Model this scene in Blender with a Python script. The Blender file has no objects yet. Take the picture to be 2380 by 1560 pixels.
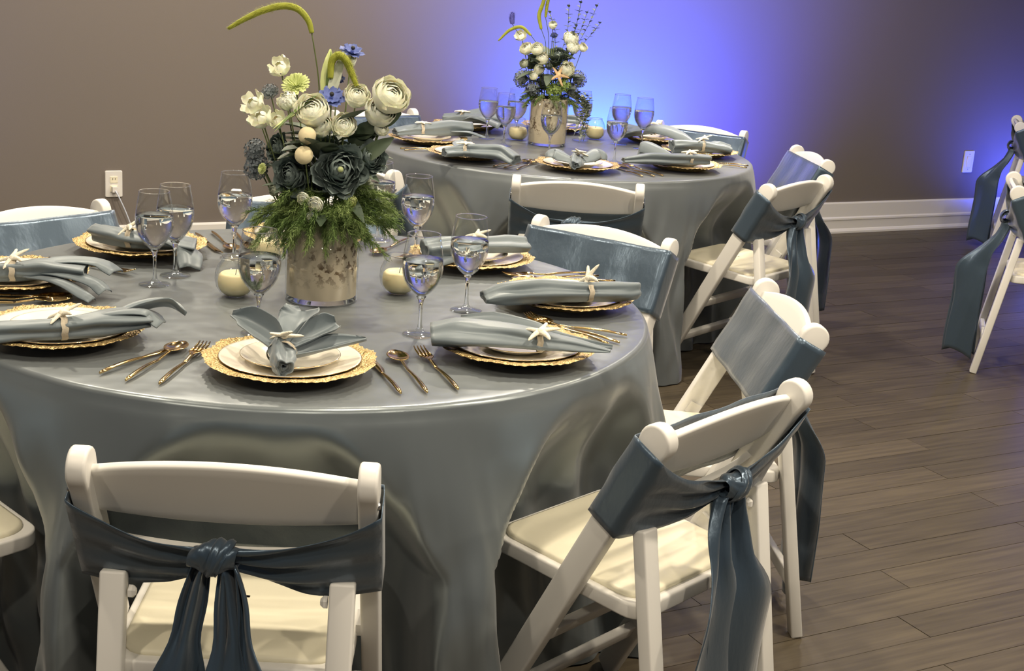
import bpy, bmesh, math, random
from mathutils import Vector, Matrix, noise
sc = bpy.context.scene
COL = sc.collection
PI = math.pi
R = math.radians
random.seed(7)

# ------------------------------------------------------------ camera
cam_d = bpy.data.cameras.new('camera')
cam_d.sensor_width = 36.0
cam_d.lens = 36.0 * 3217.09 / 2380.0
cam_d.clip_start = 0.05
cam = bpy.data.objects.new('camera', cam_d)
COL.objects.link(cam)
PITCH, ROLL = 0.27151681, 0.06870355
fw = Vector((0, math.cos(PITCH), -math.sin(PITCH)))
rt0 = Vector((1, 0, 0)); up0 = rt0.cross(fw)
rt = math.cos(ROLL) * rt0 + math.sin(ROLL) * up0
up = -math.sin(ROLL) * rt0 + math.cos(ROLL) * up0
cam.matrix_world = Matrix(((rt.x, up.x, -fw.x, 0.46384), (rt.y, up.y, -fw.y, -2.98847), (rt.z, up.z, -fw.z, 1.53364), (0, 0, 0, 1)))
sc.camera = cam

# ------------------------------------------------------------ world, view, lights
sc.view_settings.view_transform = 'Standard'
sc.view_settings.look = 'None'
sc.view_settings.gamma = 1.0
sc.view_settings.use_curve_mapping = False
sc.view_settings.exposure = 0.0
w = bpy.data.worlds.new('room_ambient'); sc.world = w; w.use_nodes = True
w.node_tree.nodes['Background'].inputs[0].default_value = (0.48, 0.51, 0.58, 1)
w.node_tree.nodes['Background'].inputs[1].default_value = 0.15
sc.cycles.max_bounces = 10
sc.cycles.transmission_bounces = 10
sc.cycles.transparent_max_bounces = 16
sc.cycles.sample_clamp_indirect = 4.0
sc.cycles.caustics_refractive = False
sc.cycles.caustics_reflective = False

WALL_A = R(29.0)
WN = Vector((-math.sin(WALL_A), math.cos(WALL_A), 0))      # points into the wall
WT = Vector((math.cos(WALL_A), math.sin(WALL_A), 0))       # runs along it
WP = Vector((2.8443, 5.6179, 0))

def lamp(name, kind, loc, energy, color, size=0.1, aim=None, spot=None, blend=0.6, shape='DISK', size_y=None):
    d = bpy.data.lights.new(name, kind); d.energy = energy; d.color = color
    if kind == 'AREA':
        d.shape = shape; d.size = size
        if size_y: d.size_y = size_y
        if spot: d.spread = spot
    else:
        d.shadow_soft_size = size
        if kind == 'SPOT': d.spot_size = spot; d.spot_blend = blend
    o = bpy.data.objects.new(name, d); COL.objects.link(o); o.location = loc
    t = Vector(aim) if aim else Vector((loc[0], loc[1], 0))
    o.rotation_euler = (t - Vector(loc)).to_track_quat('-Z', 'Y').to_euler()
    return o
WARM = (1.0, 0.87, 0.68)
CEIL_LAMPS = [(-1.1, 1.3, 42), (0.45, 1.3, 48), (1.9, 1.3, 22), (-0.9, 2.6, 22), (0.6, 3.5, 40), (2.1, 3.7, 20),
              (-1.1, -0.7, 22), (0.45, -0.7, 24), (1.9, -0.7, 44), (-1.1, -2.7, 22), (0.45, -2.9, 26), (1.9, -2.7, 30), (3.4, 1.3, 24), (3.4, 3.7, 8), (3.3, -0.9, 34)]
for i, (x, y, e) in enumerate(CEIL_LAMPS):
    lamp('ceiling_downlight', 'AREA', (x, y, 2.78), e, WARM, 0.15)
# a tight accent beam on the right half of the far table
lamp('accent_spot', 'SPOT', (1.7, 3.3, 2.7), 320, WARM, 0.03, aim=(1.12, 2.60, 0.757), spot=R(19), blend=0.5)
# blue uplights on the floor along the wall, plus added blue fill spots
def upl(x_along, dist, e, color, z=0.16, aimz=1.0, aimd=0.0, size=0.06, spot=R(150)):
    b = WP + WT * x_along
    p = b - WN * dist; p.z = z
    a = b - WN * aimd; a.z = aimz
    lamp('blue_uplight_and_fill', 'SPOT', tuple(p), e, color, size, aim=tuple(a), spot=spot, blend=1.0)
BLUE = (0.05, 0.16, 1.0)
_b = WP + WT * -2.05 - WN * 0.6
lamp('blue_uplight_and_fill', 'SPOT', (_b.x, _b.y, 0.2), 45, (0.03, 0.12, 1.0), 0.05, aim=(1.70, 2.99, 0.70), spot=R(34), blend=0.7)  # added spot without a fixture, turns the far table's right chair blue
_b = WP + WT * 0.95 - WN * 0.45
lamp('blue_uplight_and_fill', 'SPOT', (_b.x, _b.y, 0.2), 110, (0.03, 0.12, 1.0), 0.05, aim=(2.7, 3.5, 0.55), spot=R(44), blend=0.7)  # added extra beam at the right-hand fixture, tints the edge chairs blue
upl(-2.30, 0.20, 360, (0.0, 0.22, 1.0), aimz=0.85, spot=R(125))
upl(-2.30, 0.55, 380, (0.06, 0.085, 1.0), aimz=0.9, spot=R(122))  # added second light, carries the blue glow farther up the wall
upl(-1.9, 0.95, 430, (0.06, 0.07, 1.0), aimz=0.8, spot=R(118))  # added third light, widens the blue glow along the wall
upl(0.95, 0.45, 90, (0.08, 0.11, 1.0), aimz=0.8)
upl(-6.6, 0.6, 60, (0.10, 0.22, 1.0), aimz=0.9)

# ------------------------------------------------------------ node materials
def mat(name, base, rough=0.5, metal=0.0, spec=0.5, sheen=0.0, coat=0.0, trans=0.0, ior=1.45, bump=None, colvar=None, aniso=0.0, emit=None, sss=0.0, stretch=(1, 1, 1), sheen_tint=None):
    m = bpy.data.materials.new(name); m.use_nodes = True
    nt = m.node_tree; b = nt.nodes['Principled BSDF']
    b.inputs['Base Color'].default_value = (*base, 1)
    b.inputs['Roughness'].default_value = rough
    b.inputs['Metallic'].default_value = metal
    b.inputs['Specular IOR Level'].default_value = spec
    b.inputs['Sheen Weight'].default_value = sheen
    b.inputs['Coat Weight'].default_value = coat
    b.inputs['Transmission Weight'].default_value = trans
    b.inputs['IOR'].default_value = ior
    b.inputs['Anisotropic'].default_value = aniso
    if sss: b.inputs['Subsurface Weight'].default_value = sss; b.inputs['Subsurface Radius'].default_value = (0.02, 0.015, 0.01); b.inputs['Subsurface Scale'].default_value = 0.5
    if emit: b.inputs['Emission Color'].default_value = (*emit[0], 1); b.inputs['Emission Strength'].default_value = emit[1]
    tc = nt.nodes.new('ShaderNodeTexCoord'); mp = nt.nodes.new('ShaderNodeMapping')
    mp.inputs['Scale'].default_value = stretch
    nt.links.new(tc.outputs['Object'], mp.inputs['Vector'])
    if colvar:   # (scale, amount, second colour)
        n = nt.nodes.new('ShaderNodeTexNoise'); n.inputs['Scale'].default_value = colvar[0]; n.inputs['Detail'].default_value = 4
        nt.links.new(mp.outputs[0], n.inputs['Vector'])
        rmp = nt.nodes.new('ShaderNodeMapRange'); rmp.inputs[1].default_value = 0.35; rmp.inputs[2].default_value = 0.65
        rmp.inputs[4].default_value = colvar[1]
        mx = nt.nodes.new('ShaderNodeMix'); mx.data_type = 'RGBA'
        nt.links.new(n.outputs[0], rmp.inputs[0]); nt.links.new(rmp.outputs[0], mx.inputs[0])
        mx.inputs[6].default_value = (*base, 1); mx.inputs[7].default_value = (*colvar[2], 1)
        nt.links.new(mx.outputs[2], b.inputs['Base Color'])
    if bump:     # (scale, strength, distance)
        n = nt.nodes.new('ShaderNodeTexNoise'); n.inputs['Scale'].default_value = bump[0]; n.inputs['Detail'].default_value = 5 if bump[0] > 12 else 2
        nt.links.new(mp.outputs[0], n.inputs['Vector'])
        bp = nt.nodes.new('ShaderNodeBump'); bp.inputs['Strength'].default_value = bump[1]; bp.inputs['Distance'].default_value = bump[2]
        nt.links.new(n.outputs[0], bp.inputs['Height']); nt.links.new(bp.outputs[0], b.inputs['Normal'])
    return m

M = {}
M['wall'] = mat('wall_paint', (0.185, 0.160, 0.140), 0.75, bump=(180, 0.08, 0.002), colvar=(1.2, 0.3, (0.165, 0.145, 0.13)))
M['trim'] = mat('white_trim_paint', (0.78, 0.76, 0.72), 0.4, bump=(30, 0.03, 0.002))
M['ceiling'] = mat('ceiling_paint', (0.6, 0.58, 0.55), 0.8)
M['resin'] = mat('white_resin', (0.80, 0.785, 0.745), 0.38, spec=0.4, bump=(60, 0.03, 0.001))
M['vinyl'] = mat('cream_vinyl', (0.85, 0.80, 0.62), 0.42, bump=(14, 0.15, 0.01))
M['steel'] = mat('steel_bolt', (0.6, 0.6, 0.6), 0.3, metal=1.0)
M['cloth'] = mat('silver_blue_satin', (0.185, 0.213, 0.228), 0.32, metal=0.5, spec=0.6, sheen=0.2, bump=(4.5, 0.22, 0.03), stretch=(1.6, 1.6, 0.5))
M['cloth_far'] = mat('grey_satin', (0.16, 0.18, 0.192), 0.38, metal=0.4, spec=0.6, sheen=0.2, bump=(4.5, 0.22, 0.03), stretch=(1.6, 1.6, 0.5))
M['sash'] = mat('slate_blue_satin', (0.060, 0.095, 0.138), 0.31, metal=0.45, spec=0.7, sheen=0.3, bump=(14, 0.15, 0.01), stretch=(3, 3, 1))
M['napkin'] = mat('slate_napkin_satin', (0.15, 0.185, 0.205), 0.46, metal=0.12, spec=0.6, sheen=0.3, bump=(30, 0.12, 0.004))
M['gold_charger'] = None
M['gold'] = mat('polished_gold', (0.78, 0.55, 0.25), 0.14, metal=1.0, bump=(5, 0.02, 0.001))
M['china'] = mat('white_china', (0.84, 0.79, 0.68), 0.12, spec=0.6, coat=0.3, bump=(4, 0.01, 0.001))
M['star'] = mat('bleached_starfish', (0.82, 0.76, 0.62), 0.85, bump=(220, 0.8, 0.003))
M['twine'] = mat('jute_band', (0.50, 0.44, 0.34), 0.85, bump=(160, 0.6, 0.002))
M['water'] = mat('water', (0.97, 0.99, 0.99), 0.0, trans=1.0, ior=1.33)
M['glass_solid'] = mat('solid_glass', (0.97, 0.98, 0.98), 0.0, trans=1.0, ior=1.45)
M['wax'] = mat('ivory_wax', (0.86, 0.76, 0.46), 0.45, sss=0.3)
M['stem'] = mat('green_stem', (0.09, 0.12, 0.035), 0.6)
M['white_petal'] = mat('ivory_petal', (0.95, 0.95, 0.80), 0.6, sss=0.5, colvar=(30, 0.5, (0.90, 0.92, 0.68)))
M['lime_petal'] = mat('lime_petal', (0.58, 0.66, 0.25), 0.6, colvar=(30, 0.6, (0.72, 0.76, 0.42)))
M['pale_petal'] = mat('pale_grey_petal', (0.46, 0.50, 0.40), 0.65, colvar=(40, 0.5, (0.56, 0.58, 0.45)))
M['cream_petal'] = mat('cream_ball', (0.86, 0.75, 0.47), 0.7, bump=(200, 0.5, 0.002))
M['teal_petal'] = mat('dark_teal_petal', (0.17, 0.22, 0.215), 0.55, colvar=(25, 0.7, (0.23, 0.28, 0.26)))
M['dusk_petal'] = mat('dusky_blue_petal', (0.19, 0.215, 0.235), 0.65, colvar=(30, 0.8, (0.10, 0.13, 0.15)))
M['green_petal'] = mat('apple_green_floret', (0.26, 0.36, 0.09), 0.6, colvar=(40, 0.6, (0.14, 0.22, 0.05)))
M['blue_petal'] = mat('periwinkle_petal', (0.11, 0.155, 0.42), 0.6, colvar=(60, 0.5, (0.18, 0.22, 0.5)))
M['navy_petal'] = mat('navy_petal', (0.035, 0.05, 0.15), 0.6)
M['centre'] = mat('flower_centre', (0.42, 0.48, 0.22), 0.7)
M['fox'] = mat('foxtail_grass', (0.34, 0.36, 0.04), 0.7, colvar=(60, 0.6, (0.24, 0.27, 0.03)))
M['fox_blue'] = mat('blue_thistle', (0.10, 0.10, 0.42), 0.7)
M['fern'] = mat('fern_green', (0.23, 0.31, 0.10), 0.6, colvar=(20, 0.8, (0.09, 0.17, 0.04)))
M['leaf'] = mat('dark_leaf', (0.045, 0.07, 0.045), 0.5, colvar=(18, 0.7, (0.08, 0.11, 0.06)))
M['olive'] = mat('grey_green_leaf', (0.16, 0.20, 0.15), 0.6, colvar=(18, 0.7, (0.09, 0.12, 0.09)))
M['tan'] = mat('tan_starfish', (0.55, 0.37, 0.20), 0.8, bump=(200, 0.6, 0.002))
M['black'] = mat('black_plastic', (0.02, 0.02, 0.02), 0.5)
M['wood_table'] = mat('plywood', (0.35, 0.24, 0.13), 0.6, colvar=(12, 0.5, (0.28, 0.18, 0.09)))

def charger_mat():
    m = mat('gold_beaded_glass', (0.56, 0.40, 0.17), 0.38, metal=0.7, colvar=(60, 0.5, (0.72, 0.54, 0.27)))
    nt = m.node_tree; b = nt.nodes['Principled BSDF']
    tc = nt.nodes.new('ShaderNodeTexCoord'); v = nt.nodes.new('ShaderNodeTexVoronoi'); v.inputs['Scale'].default_value = 190
    bp = nt.nodes.new('ShaderNodeBump'); bp.inputs['Strength'].default_value = 0.9; bp.inputs['Distance'].default_value = 0.004; bp.invert = True
    nt.links.new(tc.outputs['Object'], v.inputs['Vector']); nt.links.new(v.outputs[0], bp.inputs['Height']); nt.links.new(bp.outputs[0], b.inputs['Normal'])
    return m
M['gold_charger'] = charger_mat()

def thin_glass():
    m = bpy.data.materials.new('thin_clear_glass'); m.use_nodes = True; nt = m.node_tree; nt.nodes.clear()
    o = nt.nodes.new('ShaderNodeOutputMaterial'); mix = nt.nodes.new('ShaderNodeMixShader')
    t = nt.nodes.new('ShaderNodeBsdfTransparent'); t.inputs[0].default_value = (0.955, 0.965, 0.965, 1)
    g = nt.nodes.new('ShaderNodeBsdfGlossy'); g.inputs['Roughness'].default_value = 0.03
    lw = nt.nodes.new('ShaderNodeLayerWeight'); lw.inputs[0].default_value = 0.22
    mr = nt.nodes.new('ShaderNodeMapRange'); mr.inputs[3].default_value = 0.05; mr.inputs[4].default_value = 0.85
    pw = nt.nodes.new('ShaderNodeMath'); pw.operation = 'POWER'; pw.inputs[1].default_value = 1.4
    nt.links.new(lw.outputs['Facing'], pw.inputs[0]); nt.links.new(pw.outputs[0], mr.inputs[0]); nt.links.new(mr.outputs[0], mix.inputs[0])
    nt.links.new(t.outputs[0], mix.inputs[1]); nt.links.new(g.outputs[0], mix.inputs[2]); nt.links.new(mix.outputs[0], o.inputs[0])
    return m
M['glass'] = thin_glass()

def birch_mat():
    m = mat('birch_bark', (0.60, 0.53, 0.40), 0.8)
    nt = m.node_tree; b = nt.nodes['Principled BSDF']
    tc = nt.nodes.new('ShaderNodeTexCoord')
    n1 = nt.nodes.new('ShaderNodeTexNoise'); n1.inputs['Scale'].default_value = 65; n1.inputs['Detail'].default_value = 6; n1.inputs['Roughness'].default_value = 0.65
    n2 = nt.nodes.new('ShaderNodeTexNoise'); n2.inputs['Scale'].default_value = 9
    nt.links.new(tc.outputs['Object'], n1.inputs['Vector']); nt.links.new(tc.outputs['Object'], n2.inputs['Vector'])
    sep = nt.nodes.new('ShaderNodeSeparateXYZ'); nt.links.new(tc.outputs['Object'], sep.inputs[0])
    hz = nt.nodes.new('ShaderNodeMapRange'); hz.inputs[1].default_value = 0.035; hz.inputs[2].default_value = 0.075; nt.links.new(sep.outputs[2], hz.inputs[0])
    th = nt.nodes.new('ShaderNodeMapRange'); th.inputs[1].default_value = 0.52; th.inputs[2].default_value = 0.56; nt.links.new(n1.outputs[0], th.inputs[0])
    th2 = nt.nodes.new('ShaderNodeMapRange'); th2.inputs[1].default_value = 0.40; th2.inputs[2].default_value = 0.50; nt.links.new(n2.outputs[0], th2.inputs[0])
    m1 = nt.nodes.new('ShaderNodeMath'); m1.operation = 'MULTIPLY'; nt.links.new(th.outputs[0], m1.inputs[0]); nt.links.new(th2.outputs[0], m1.inputs[1])
    m2 = nt.nodes.new('ShaderNodeMath'); m2.operation = 'MULTIPLY'; nt.links.new(m1.outputs[0], m2.inputs[0]); nt.links.new(hz.outputs[0], m2.inputs[1])
    mx = nt.nodes.new('ShaderNodeMix'); mx.data_type = 'RGBA'; mx.inputs[6].default_value = (0.58, 0.50, 0.37, 1); mx.inputs[7].default_value = (0.13, 0.085, 0.045, 1)
    nt.links.new(m2.outputs[0], mx.inputs[0]); nt.links.new(mx.outputs[2], b.inputs['Base Color'])
    return m
M['birch'] = birch_mat()

def plank_mat(name, tone):
    c0 = tuple(v * tone for v in (0.086, 0.069, 0.045)); c1 = tuple(v * tone for v in (0.058, 0.046, 0.031))
    m = mat(name, c0, 0.45, spec=0.35)
    nt = m.node_tree; b = nt.nodes['Principled BSDF']
    tc = nt.nodes.new('ShaderNodeTexCoord'); oi = nt.nodes.new('ShaderNodeObjectInfo')
    ad = nt.nodes.new('ShaderNodeVectorMath'); ad.operation = 'ADD'
    cb = nt.nodes.new('ShaderNodeCombineXYZ'); mu = nt.nodes.new('ShaderNodeMath'); mu.operation = 'MULTIPLY'; mu.inputs[1].default_value = 37.0
    nt.links.new(oi.outputs['Random'], mu.inputs[0]); nt.links.new(mu.outputs[0], cb.inputs[0]); nt.links.new(mu.outputs[0], cb.inputs[1])
    nt.links.new(tc.outputs['Object'], ad.inputs[0]); nt.links.new(cb.outputs[0], ad.inputs[1])
    mp = nt.nodes.new('ShaderNodeMapping'); mp.inputs['Scale'].default_value = (1.6, 26, 1); nt.links.new(ad.outputs[0], mp.inputs[0])
    n = nt.nodes.new('ShaderNodeTexNoise'); n.inputs['Scale'].default_value = 2.2; n.inputs['Detail'].default_value = 6; nt.links.new(mp.outputs[0], n.inputs[0])
    mr = nt.nodes.new('ShaderNodeMapRange'); mr.inputs[1].default_value = 0.35; mr.inputs[2].default_value = 0.65; nt.links.new(n.outputs[0], mr.inputs[0])
    mx = nt.nodes.new('ShaderNodeMix'); mx.data_type = 'RGBA'; mx.inputs[6].default_value = (*c0, 1); mx.inputs[7].default_value = (*c1, 1)
    nt.links.new(mr.outputs[0], mx.inputs[0])
    hs = nt.nodes.new('ShaderNodeHueSaturation'); vr = nt.nodes.new('ShaderNodeMapRange'); vr.inputs[3].default_value = 0.82; vr.inputs[4].default_value = 1.15
    nt.links.new(oi.outputs['Random'], vr.inputs[0]); nt.links.new(vr.outputs[0], hs.inputs['Value'])
    nt.links.new(mx.outputs[2], hs.inputs['Color']); nt.links.new(hs.outputs[0], b.inputs['Base Color'])
    bp = nt.nodes.new('ShaderNodeBump'); bp.inputs['Strength'].default_value = 0.15; bp.inputs['Distance'].default_value = 0.002
    nt.links.new(n.outputs[0], bp.inputs['Height']); nt.links.new(bp.outputs[0], b.inputs['Normal'])
    return m
M['plank'] = plank_mat('walnut_vinyl_plank', 1.0)
M['seam'] = mat('floor_seam', (0.02, 0.015, 0.012), 0.8)

# ------------------------------------------------------------ helpers
def mesh(name, verts, faces, m=None, smooth=True, fix=False):
    me = bpy.data.meshes.new(name); me.from_pydata([tuple(v) for v in verts], [], faces)
    if fix:
        bm = bmesh.new(); bm.from_mesh(me); bmesh.ops.recalc_face_normals(bm, faces=bm.faces); bm.to_mesh(me); bm.free()
    if smooth: me.polygons.foreach_set('use_smooth', [True] * len(me.polygons))
    if m: me.materials.append(m)
    me.update(); return me
def link(name, data, parent=None, loc=None, rot=None, scale=None):
    o = bpy.data.objects.new(name, data); COL.objects.link(o)
    if parent: o.parent = parent
    if loc is not None: o.location = loc
    if rot is not None: o.rotation_euler = rot
    if scale is not None: o.scale = scale if hasattr(scale, '__len__') else (scale,) * 3
    return o
def tag(o, label=None, cat=None, group=None, kind=None):
    if label: o['label'] = label
    if cat: o['category'] = cat
    if group: o['group'] = group
    if kind: o['kind'] = kind
    return o
def empty(name, loc=(0, 0, 0), rz=0.0):
    o = link(name, None, None, loc, (0, 0, rz)); o.empty_display_size = 0.05; return o
def kids(o): return [c for c in ALLKIDS.get(o.name, [])]
def copy_tree(o, parent=None):
    c = o.copy(); COL.objects.link(c)
    if parent: c.parent = parent
    for ch in list(o.children): copy_tree(ch, c)
    return c
class MB:
    def __init__(s): s.v = []; s.f = []
    def add(s, v, f):
        n = len(s.v); s.v += [tuple(p) for p in v]; s.f += [tuple(i + n for i in q) for q in f]; return s
    def grid(s, rows, closed_u=False, closed_v=False):
        nr = len(rows); nc = len(rows[0]); n = len(s.v)
        for r in rows: s.v += [tuple(p) for p in r]
        for i in range(nr - (0 if closed_v else 1)):
            for j in range(nc - (0 if closed_u else 1)):
                a = n + i * nc + j; b = n + i * nc + (j + 1) % nc
                i2 = (i + 1) % nr
                s.f.append((a, b, n + i2 * nc + (j + 1) % nc, n + i2 * nc + j))
        return s
    def box(s, c, d, rot=None):
        v = []
        for z in (-1, 1):
            for y in (-1, 1):
                for x in (-1, 1):
                    p = Vector((x * d[0] / 2, y * d[1] / 2, z * d[2] / 2))
                    if rot: p = rot @ p
                    v.append(Vector(c) + p)
        return s.add(v, [(0, 2, 3, 1), (4, 5, 7, 6), (0, 1, 5, 4), (2, 6, 7, 3), (0, 4, 6, 2), (1, 3, 7, 5)])
    def tube(s, pts, rad, n=8, cap=True):
        pts = [Vector(p) for p in pts]; rows = []
        prev = None
        for i, p in enumerate(pts):
            t = (pts[min(i + 1, len(pts) - 1)] - pts[max(i - 1, 0)]).normalized()
            if prev is None:
                a = Vector((0, 0, 1)) if abs(t.z) < 0.9 else Vector((1, 0, 0))
                u = t.cross(a).normalized()
            else:
                u = (prev - t * prev.dot(t)).normalized()
            prev = u; v = t.cross(u)
            r = rad[i] if hasattr(rad, '__len__') else rad
            rows.append([p + (u * math.cos(2 * PI * k / n) + v * math.sin(2 * PI * k / n)) * r for k in range(n)])
        base = len(s.v); s.grid(rows, closed_u=True)
        if cap:
            s.f.append(tuple(base + k for k in range(n))[::-1]); s.f.append(tuple(base + (len(pts) - 1) * n + k for k in range(n)))
        return s
    def lathe(s, prof, n=32, c=(0, 0, 0)):
        rows = [[(c[0] + r * math.cos(2 * PI * k / n), c[1] + r * math.sin(2 * PI * k / n), c[2] + z) for k in range(n)] for r, z in prof]
        return s.grid(rows, closed_u=True)
    def ball(s, c, r, nu=14, nv=9, sq=(1, 1, 1)):
        rows = []
        for i in range(nv + 1):
            a = PI * i / nv
            rows.append([(c[0] + r * sq[0] * math.sin(a) * math.cos(2 * PI * k / nu), c[1] + r * sq[1] * math.sin(a) * math.sin(2 * PI * k / nu), c[2] + r * sq[2] * math.cos(a)) for k in range(nu)])
        return s.grid(rows, closed_u=True)
    def mesh(s, name, m, smooth=True, fix=True): return mesh(name, s.v, s.f, m, smooth, fix)
    def build(s, name, m, parent=None, smooth=True, fix=True, **k): return link(name, s.mesh(name, m, smooth, fix), parent, **k)
def bev(o, wdt, seg=2, ang=35):
    b = o.modifiers.new('bevel', 'BEVEL'); b.width = wdt; b.segments = seg; b.limit_method = 'ANGLE'; b.angle_limit = R(ang); b.harden_normals = False
    return o
def solid(o, t, off=0.0):
    b = o.modifiers.new('thickness', 'SOLIDIFY'); b.thickness = t; b.offset = off; return o
def subs(o, l=1):
    b = o.modifiers.new('smooth', 'SUBSURF'); b.levels = l; b.render_levels = l; return o
def sstep(a, b, x):
    t = max(0.0, min(1.0, (x - a) / (b - a))); return t * t * (3 - 2 * t)
def lerp(a, b, t): return a + (b - a) * t
def crv(pts, n):       # smooth resample of a polyline of tuples (Catmull-Rom)
    P = [Vector(p) for p in pts]; P = [P[0] * 2 - P[1]] + P + [P[-1] * 2 - P[-2]]
    out = []
    m = len(P) - 3
    for i in range(n):
        t = i / (n - 1) * m; k = min(int(t), m - 1); f = t - k
        a, b, c, d = P[k:k + 4]
        out.append(0.5 * ((2 * b) + (c - a) * f + (2 * a - 5 * b + 4 * c - d) * f * f + (3 * b - a - 3 * c + d) * f ** 3))
    return out
def icr(vals, t):      # piecewise-linear lookup of a list over 0..1
    x = t * (len(vals) - 1); k = min(int(x), len(vals) - 2); return lerp(vals[k], vals[k + 1], x - k)

# ------------------------------------------------------------ setting: floor, wall, trims
floor = MB().box((0, 0, -0.06), (16, 12, 0.1)).build('floor', M['seam'], smooth=False)
fc = WP - WN * 2.9 - WT * 0.6
floor.location = (fc.x, fc.y, 0); floor.rotation_euler = (0, 0, WALL_A)
tag(floor, kind='structure')
PW, PL = 0.114, 1.22
pm = MB().box((0, 0, 0), (PL - 0.0022, PW - 0.0018, 0.012)).mesh('plank', M['plank'], smooth=False)
c_wall = 2.9                       # floor-local y of the wall face
rnd = random.Random(3)
cnt = 0
# floor-local frame: x along the wall, y towards it
inv = Matrix.Rotation(-WALL_A, 3, 'Z')
k0 = 0
rest = MB()
row = 0
y = c_wall - PW / 2
while y > -6.0:
    off = (row * 0.47) % 1.0 * PL + rnd.uniform(-0.08, 0.08)
    x = -8 + off - PL
    while x < 8:
        xc = x + PL / 2
        wpt = Vector((fc.x, fc.y, 0)) + WT * xc + WN * y
        seen = (wpt.x > 0.75 and wpt.y > -1.0 and (wpt.x - 0.46) < (wpt.y + 2.99) * 0.42 + 0.7) or (wpt.x > -0.2 and wpt.y > 3.3 and wpt.x < 4.2 and y < c_wall)
        if seen and cnt < 300:
            o = link('plank', pm, floor, (xc, y, -0.007 + rnd.uniform(-0.0004, 0.0004))); cnt += 1
        else:
            rest.box((xc, y, -0.007), (PL - 0.0022, PW - 0.0018, 0.012))
        x += PL
    y -= PW; row += 1
ro = rest.build('distant_planks', M['plank'], floor, smooth=False, fix=False); tag(ro, kind='stuff')

wall = MB().box((0, 0.1, 1.45), (16, 0.2, 2.9)).build('wall_back', M['wall'], smooth=False)
wc = WP - WT * 0.6
wall.location = (wc.x, wc.y, 0); wall.rotation_euler = (0, 0, WALL_A); tag(wall, kind='structure')
bb_prof = [(0, 0), (0.027, 0), (0.027, 0.012), (0.020, 0.024), (0.016, 0.028), (0.016, 0.078), (0.020, 0.082), (0.019, 0.092), (0.012, 0.100), (0.012, 0.180), (0.009, 0.187), (0, 0.189)]
bb = MB().grid([[(x, -a, z) for a, z in bb_prof] for x in (-8, 8)]).build('baseboard_back', M['trim'], smooth=False)
bb.location = (wc.x, wc.y, 0); bb.rotation_euler = (0, 0, WALL_A); tag(bb, kind='structure')
ceil = MB().box((0, -2.9, 2.95), (16, 6, 0.1)).build('ceiling', M['ceiling'], smooth=False)
ceil.location = (wc.x, wc.y, 0); ceil.rotation_euler = (0, 0, WALL_A); tag(ceil, kind='structure')

def on_wall(s, z, d=0.0):
    p = WP + WT * s - WN * d; p.z = z; return p
def rounded_rect(w_, h_, r_, n=4):
    pts = []
    for cx, cy, a0 in ((w_ / 2 - r_, h_ / 2 - r_, 0), (-w_ / 2 + r_, h_ / 2 - r_, 90), (-w_ / 2 + r_, -h_ / 2 + r_, 180), (w_ / 2 - r_, -h_ / 2 + r_, 270)):
        for i in range(n + 1):
            a = R(a0 + 90 * i / n); pts.append((cx + r_ * math.cos(a), cy + r_ * math.sin(a)))
    return pts
def plate_mesh(w_, h_, t, r_=0.006):
    pts = rounded_rect(w_, h_, r_); n = len(pts); mb = MB()
    mb.grid([[(x, 0, z) for x, z in pts], [(x, -t * 0.6, z) for x, z in pts], [(x * 0.94, -t, z * 0.965) for x, z in pts]], closed_u=True)
    b = len(mb.v) - n; mb.f.append(tuple(range(b, b + n))); return mb
def outlet(name, s, z, label, plug, w_=0.078, h_=0.122):
    e = empty(name, on_wall(s, z, 0.0), WALL_A); tag(e, label, 'outlet', 'wall plates')
    plate_mesh(w_, h_, 0.007).build('cover_plate', M['trim'], e, smooth=False)
    if plug:
        for dz in (0.021, -0.021):
            MB().box((0, -0.008, dz), (0.034, 0.004, 0.028)).build('socket', M['vinyl'], e, smooth=False)
            for dx in (-0.006, 0.006): MB().box((dx, -0.0105, dz + 0.003), (0.002, 0.001, 0.008)).build('slot', M['black'], e, smooth=False)
    else:
        MB().box((0, -0.008, 0), (0.034, 0.004, 0.068)).build('blank_insert', M['vinyl'], e, smooth=False)
        for dz in (0.048, -0.048): MB().ball((0, -0.007, dz), 0.003, 8, 4).build('screw', M['steel'], e)
    return e
WINV = lambda P: ((Vector(P) - WP).dot(WT))
sL = WINV((-1.40, 3.26, 0)); sR = WINV((3.287, 5.865, 0))
outlet('wall_outlet', sL, 0.382, 'white wall outlet with a plug and cord, above the near table', True)
outlet('wall_outlet', sR, 0.425, 'white wall plate above the baseboard at the right', False, 0.085, 0.14)
e = empty('power_cord', on_wall(sL, 0.35, 0.0), WALL_A); tag(e, 'white plug and thin cord hanging from the wall outlet on the left', 'cord')
MB().box((0, -0.022, 0.010), (0.024, 0.026, 0.024)).build('plug', M['trim'], e, smooth=False)
MB().tube(crv([(0.0, -0.036, 0.006), (0.012, -0.05, -0.02), (0.05, -0.05, -0.11), (0.085, -0.045, -0.22), (0.10, -0.05, -0.345), (0.3, -0.10, -0.347), (0.7, -0.2, -0.347)], 30), 0.0032, 6).build('wire', mat('pale_cord', (0.62, 0.66, 0.75), 0.5), e)

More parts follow.
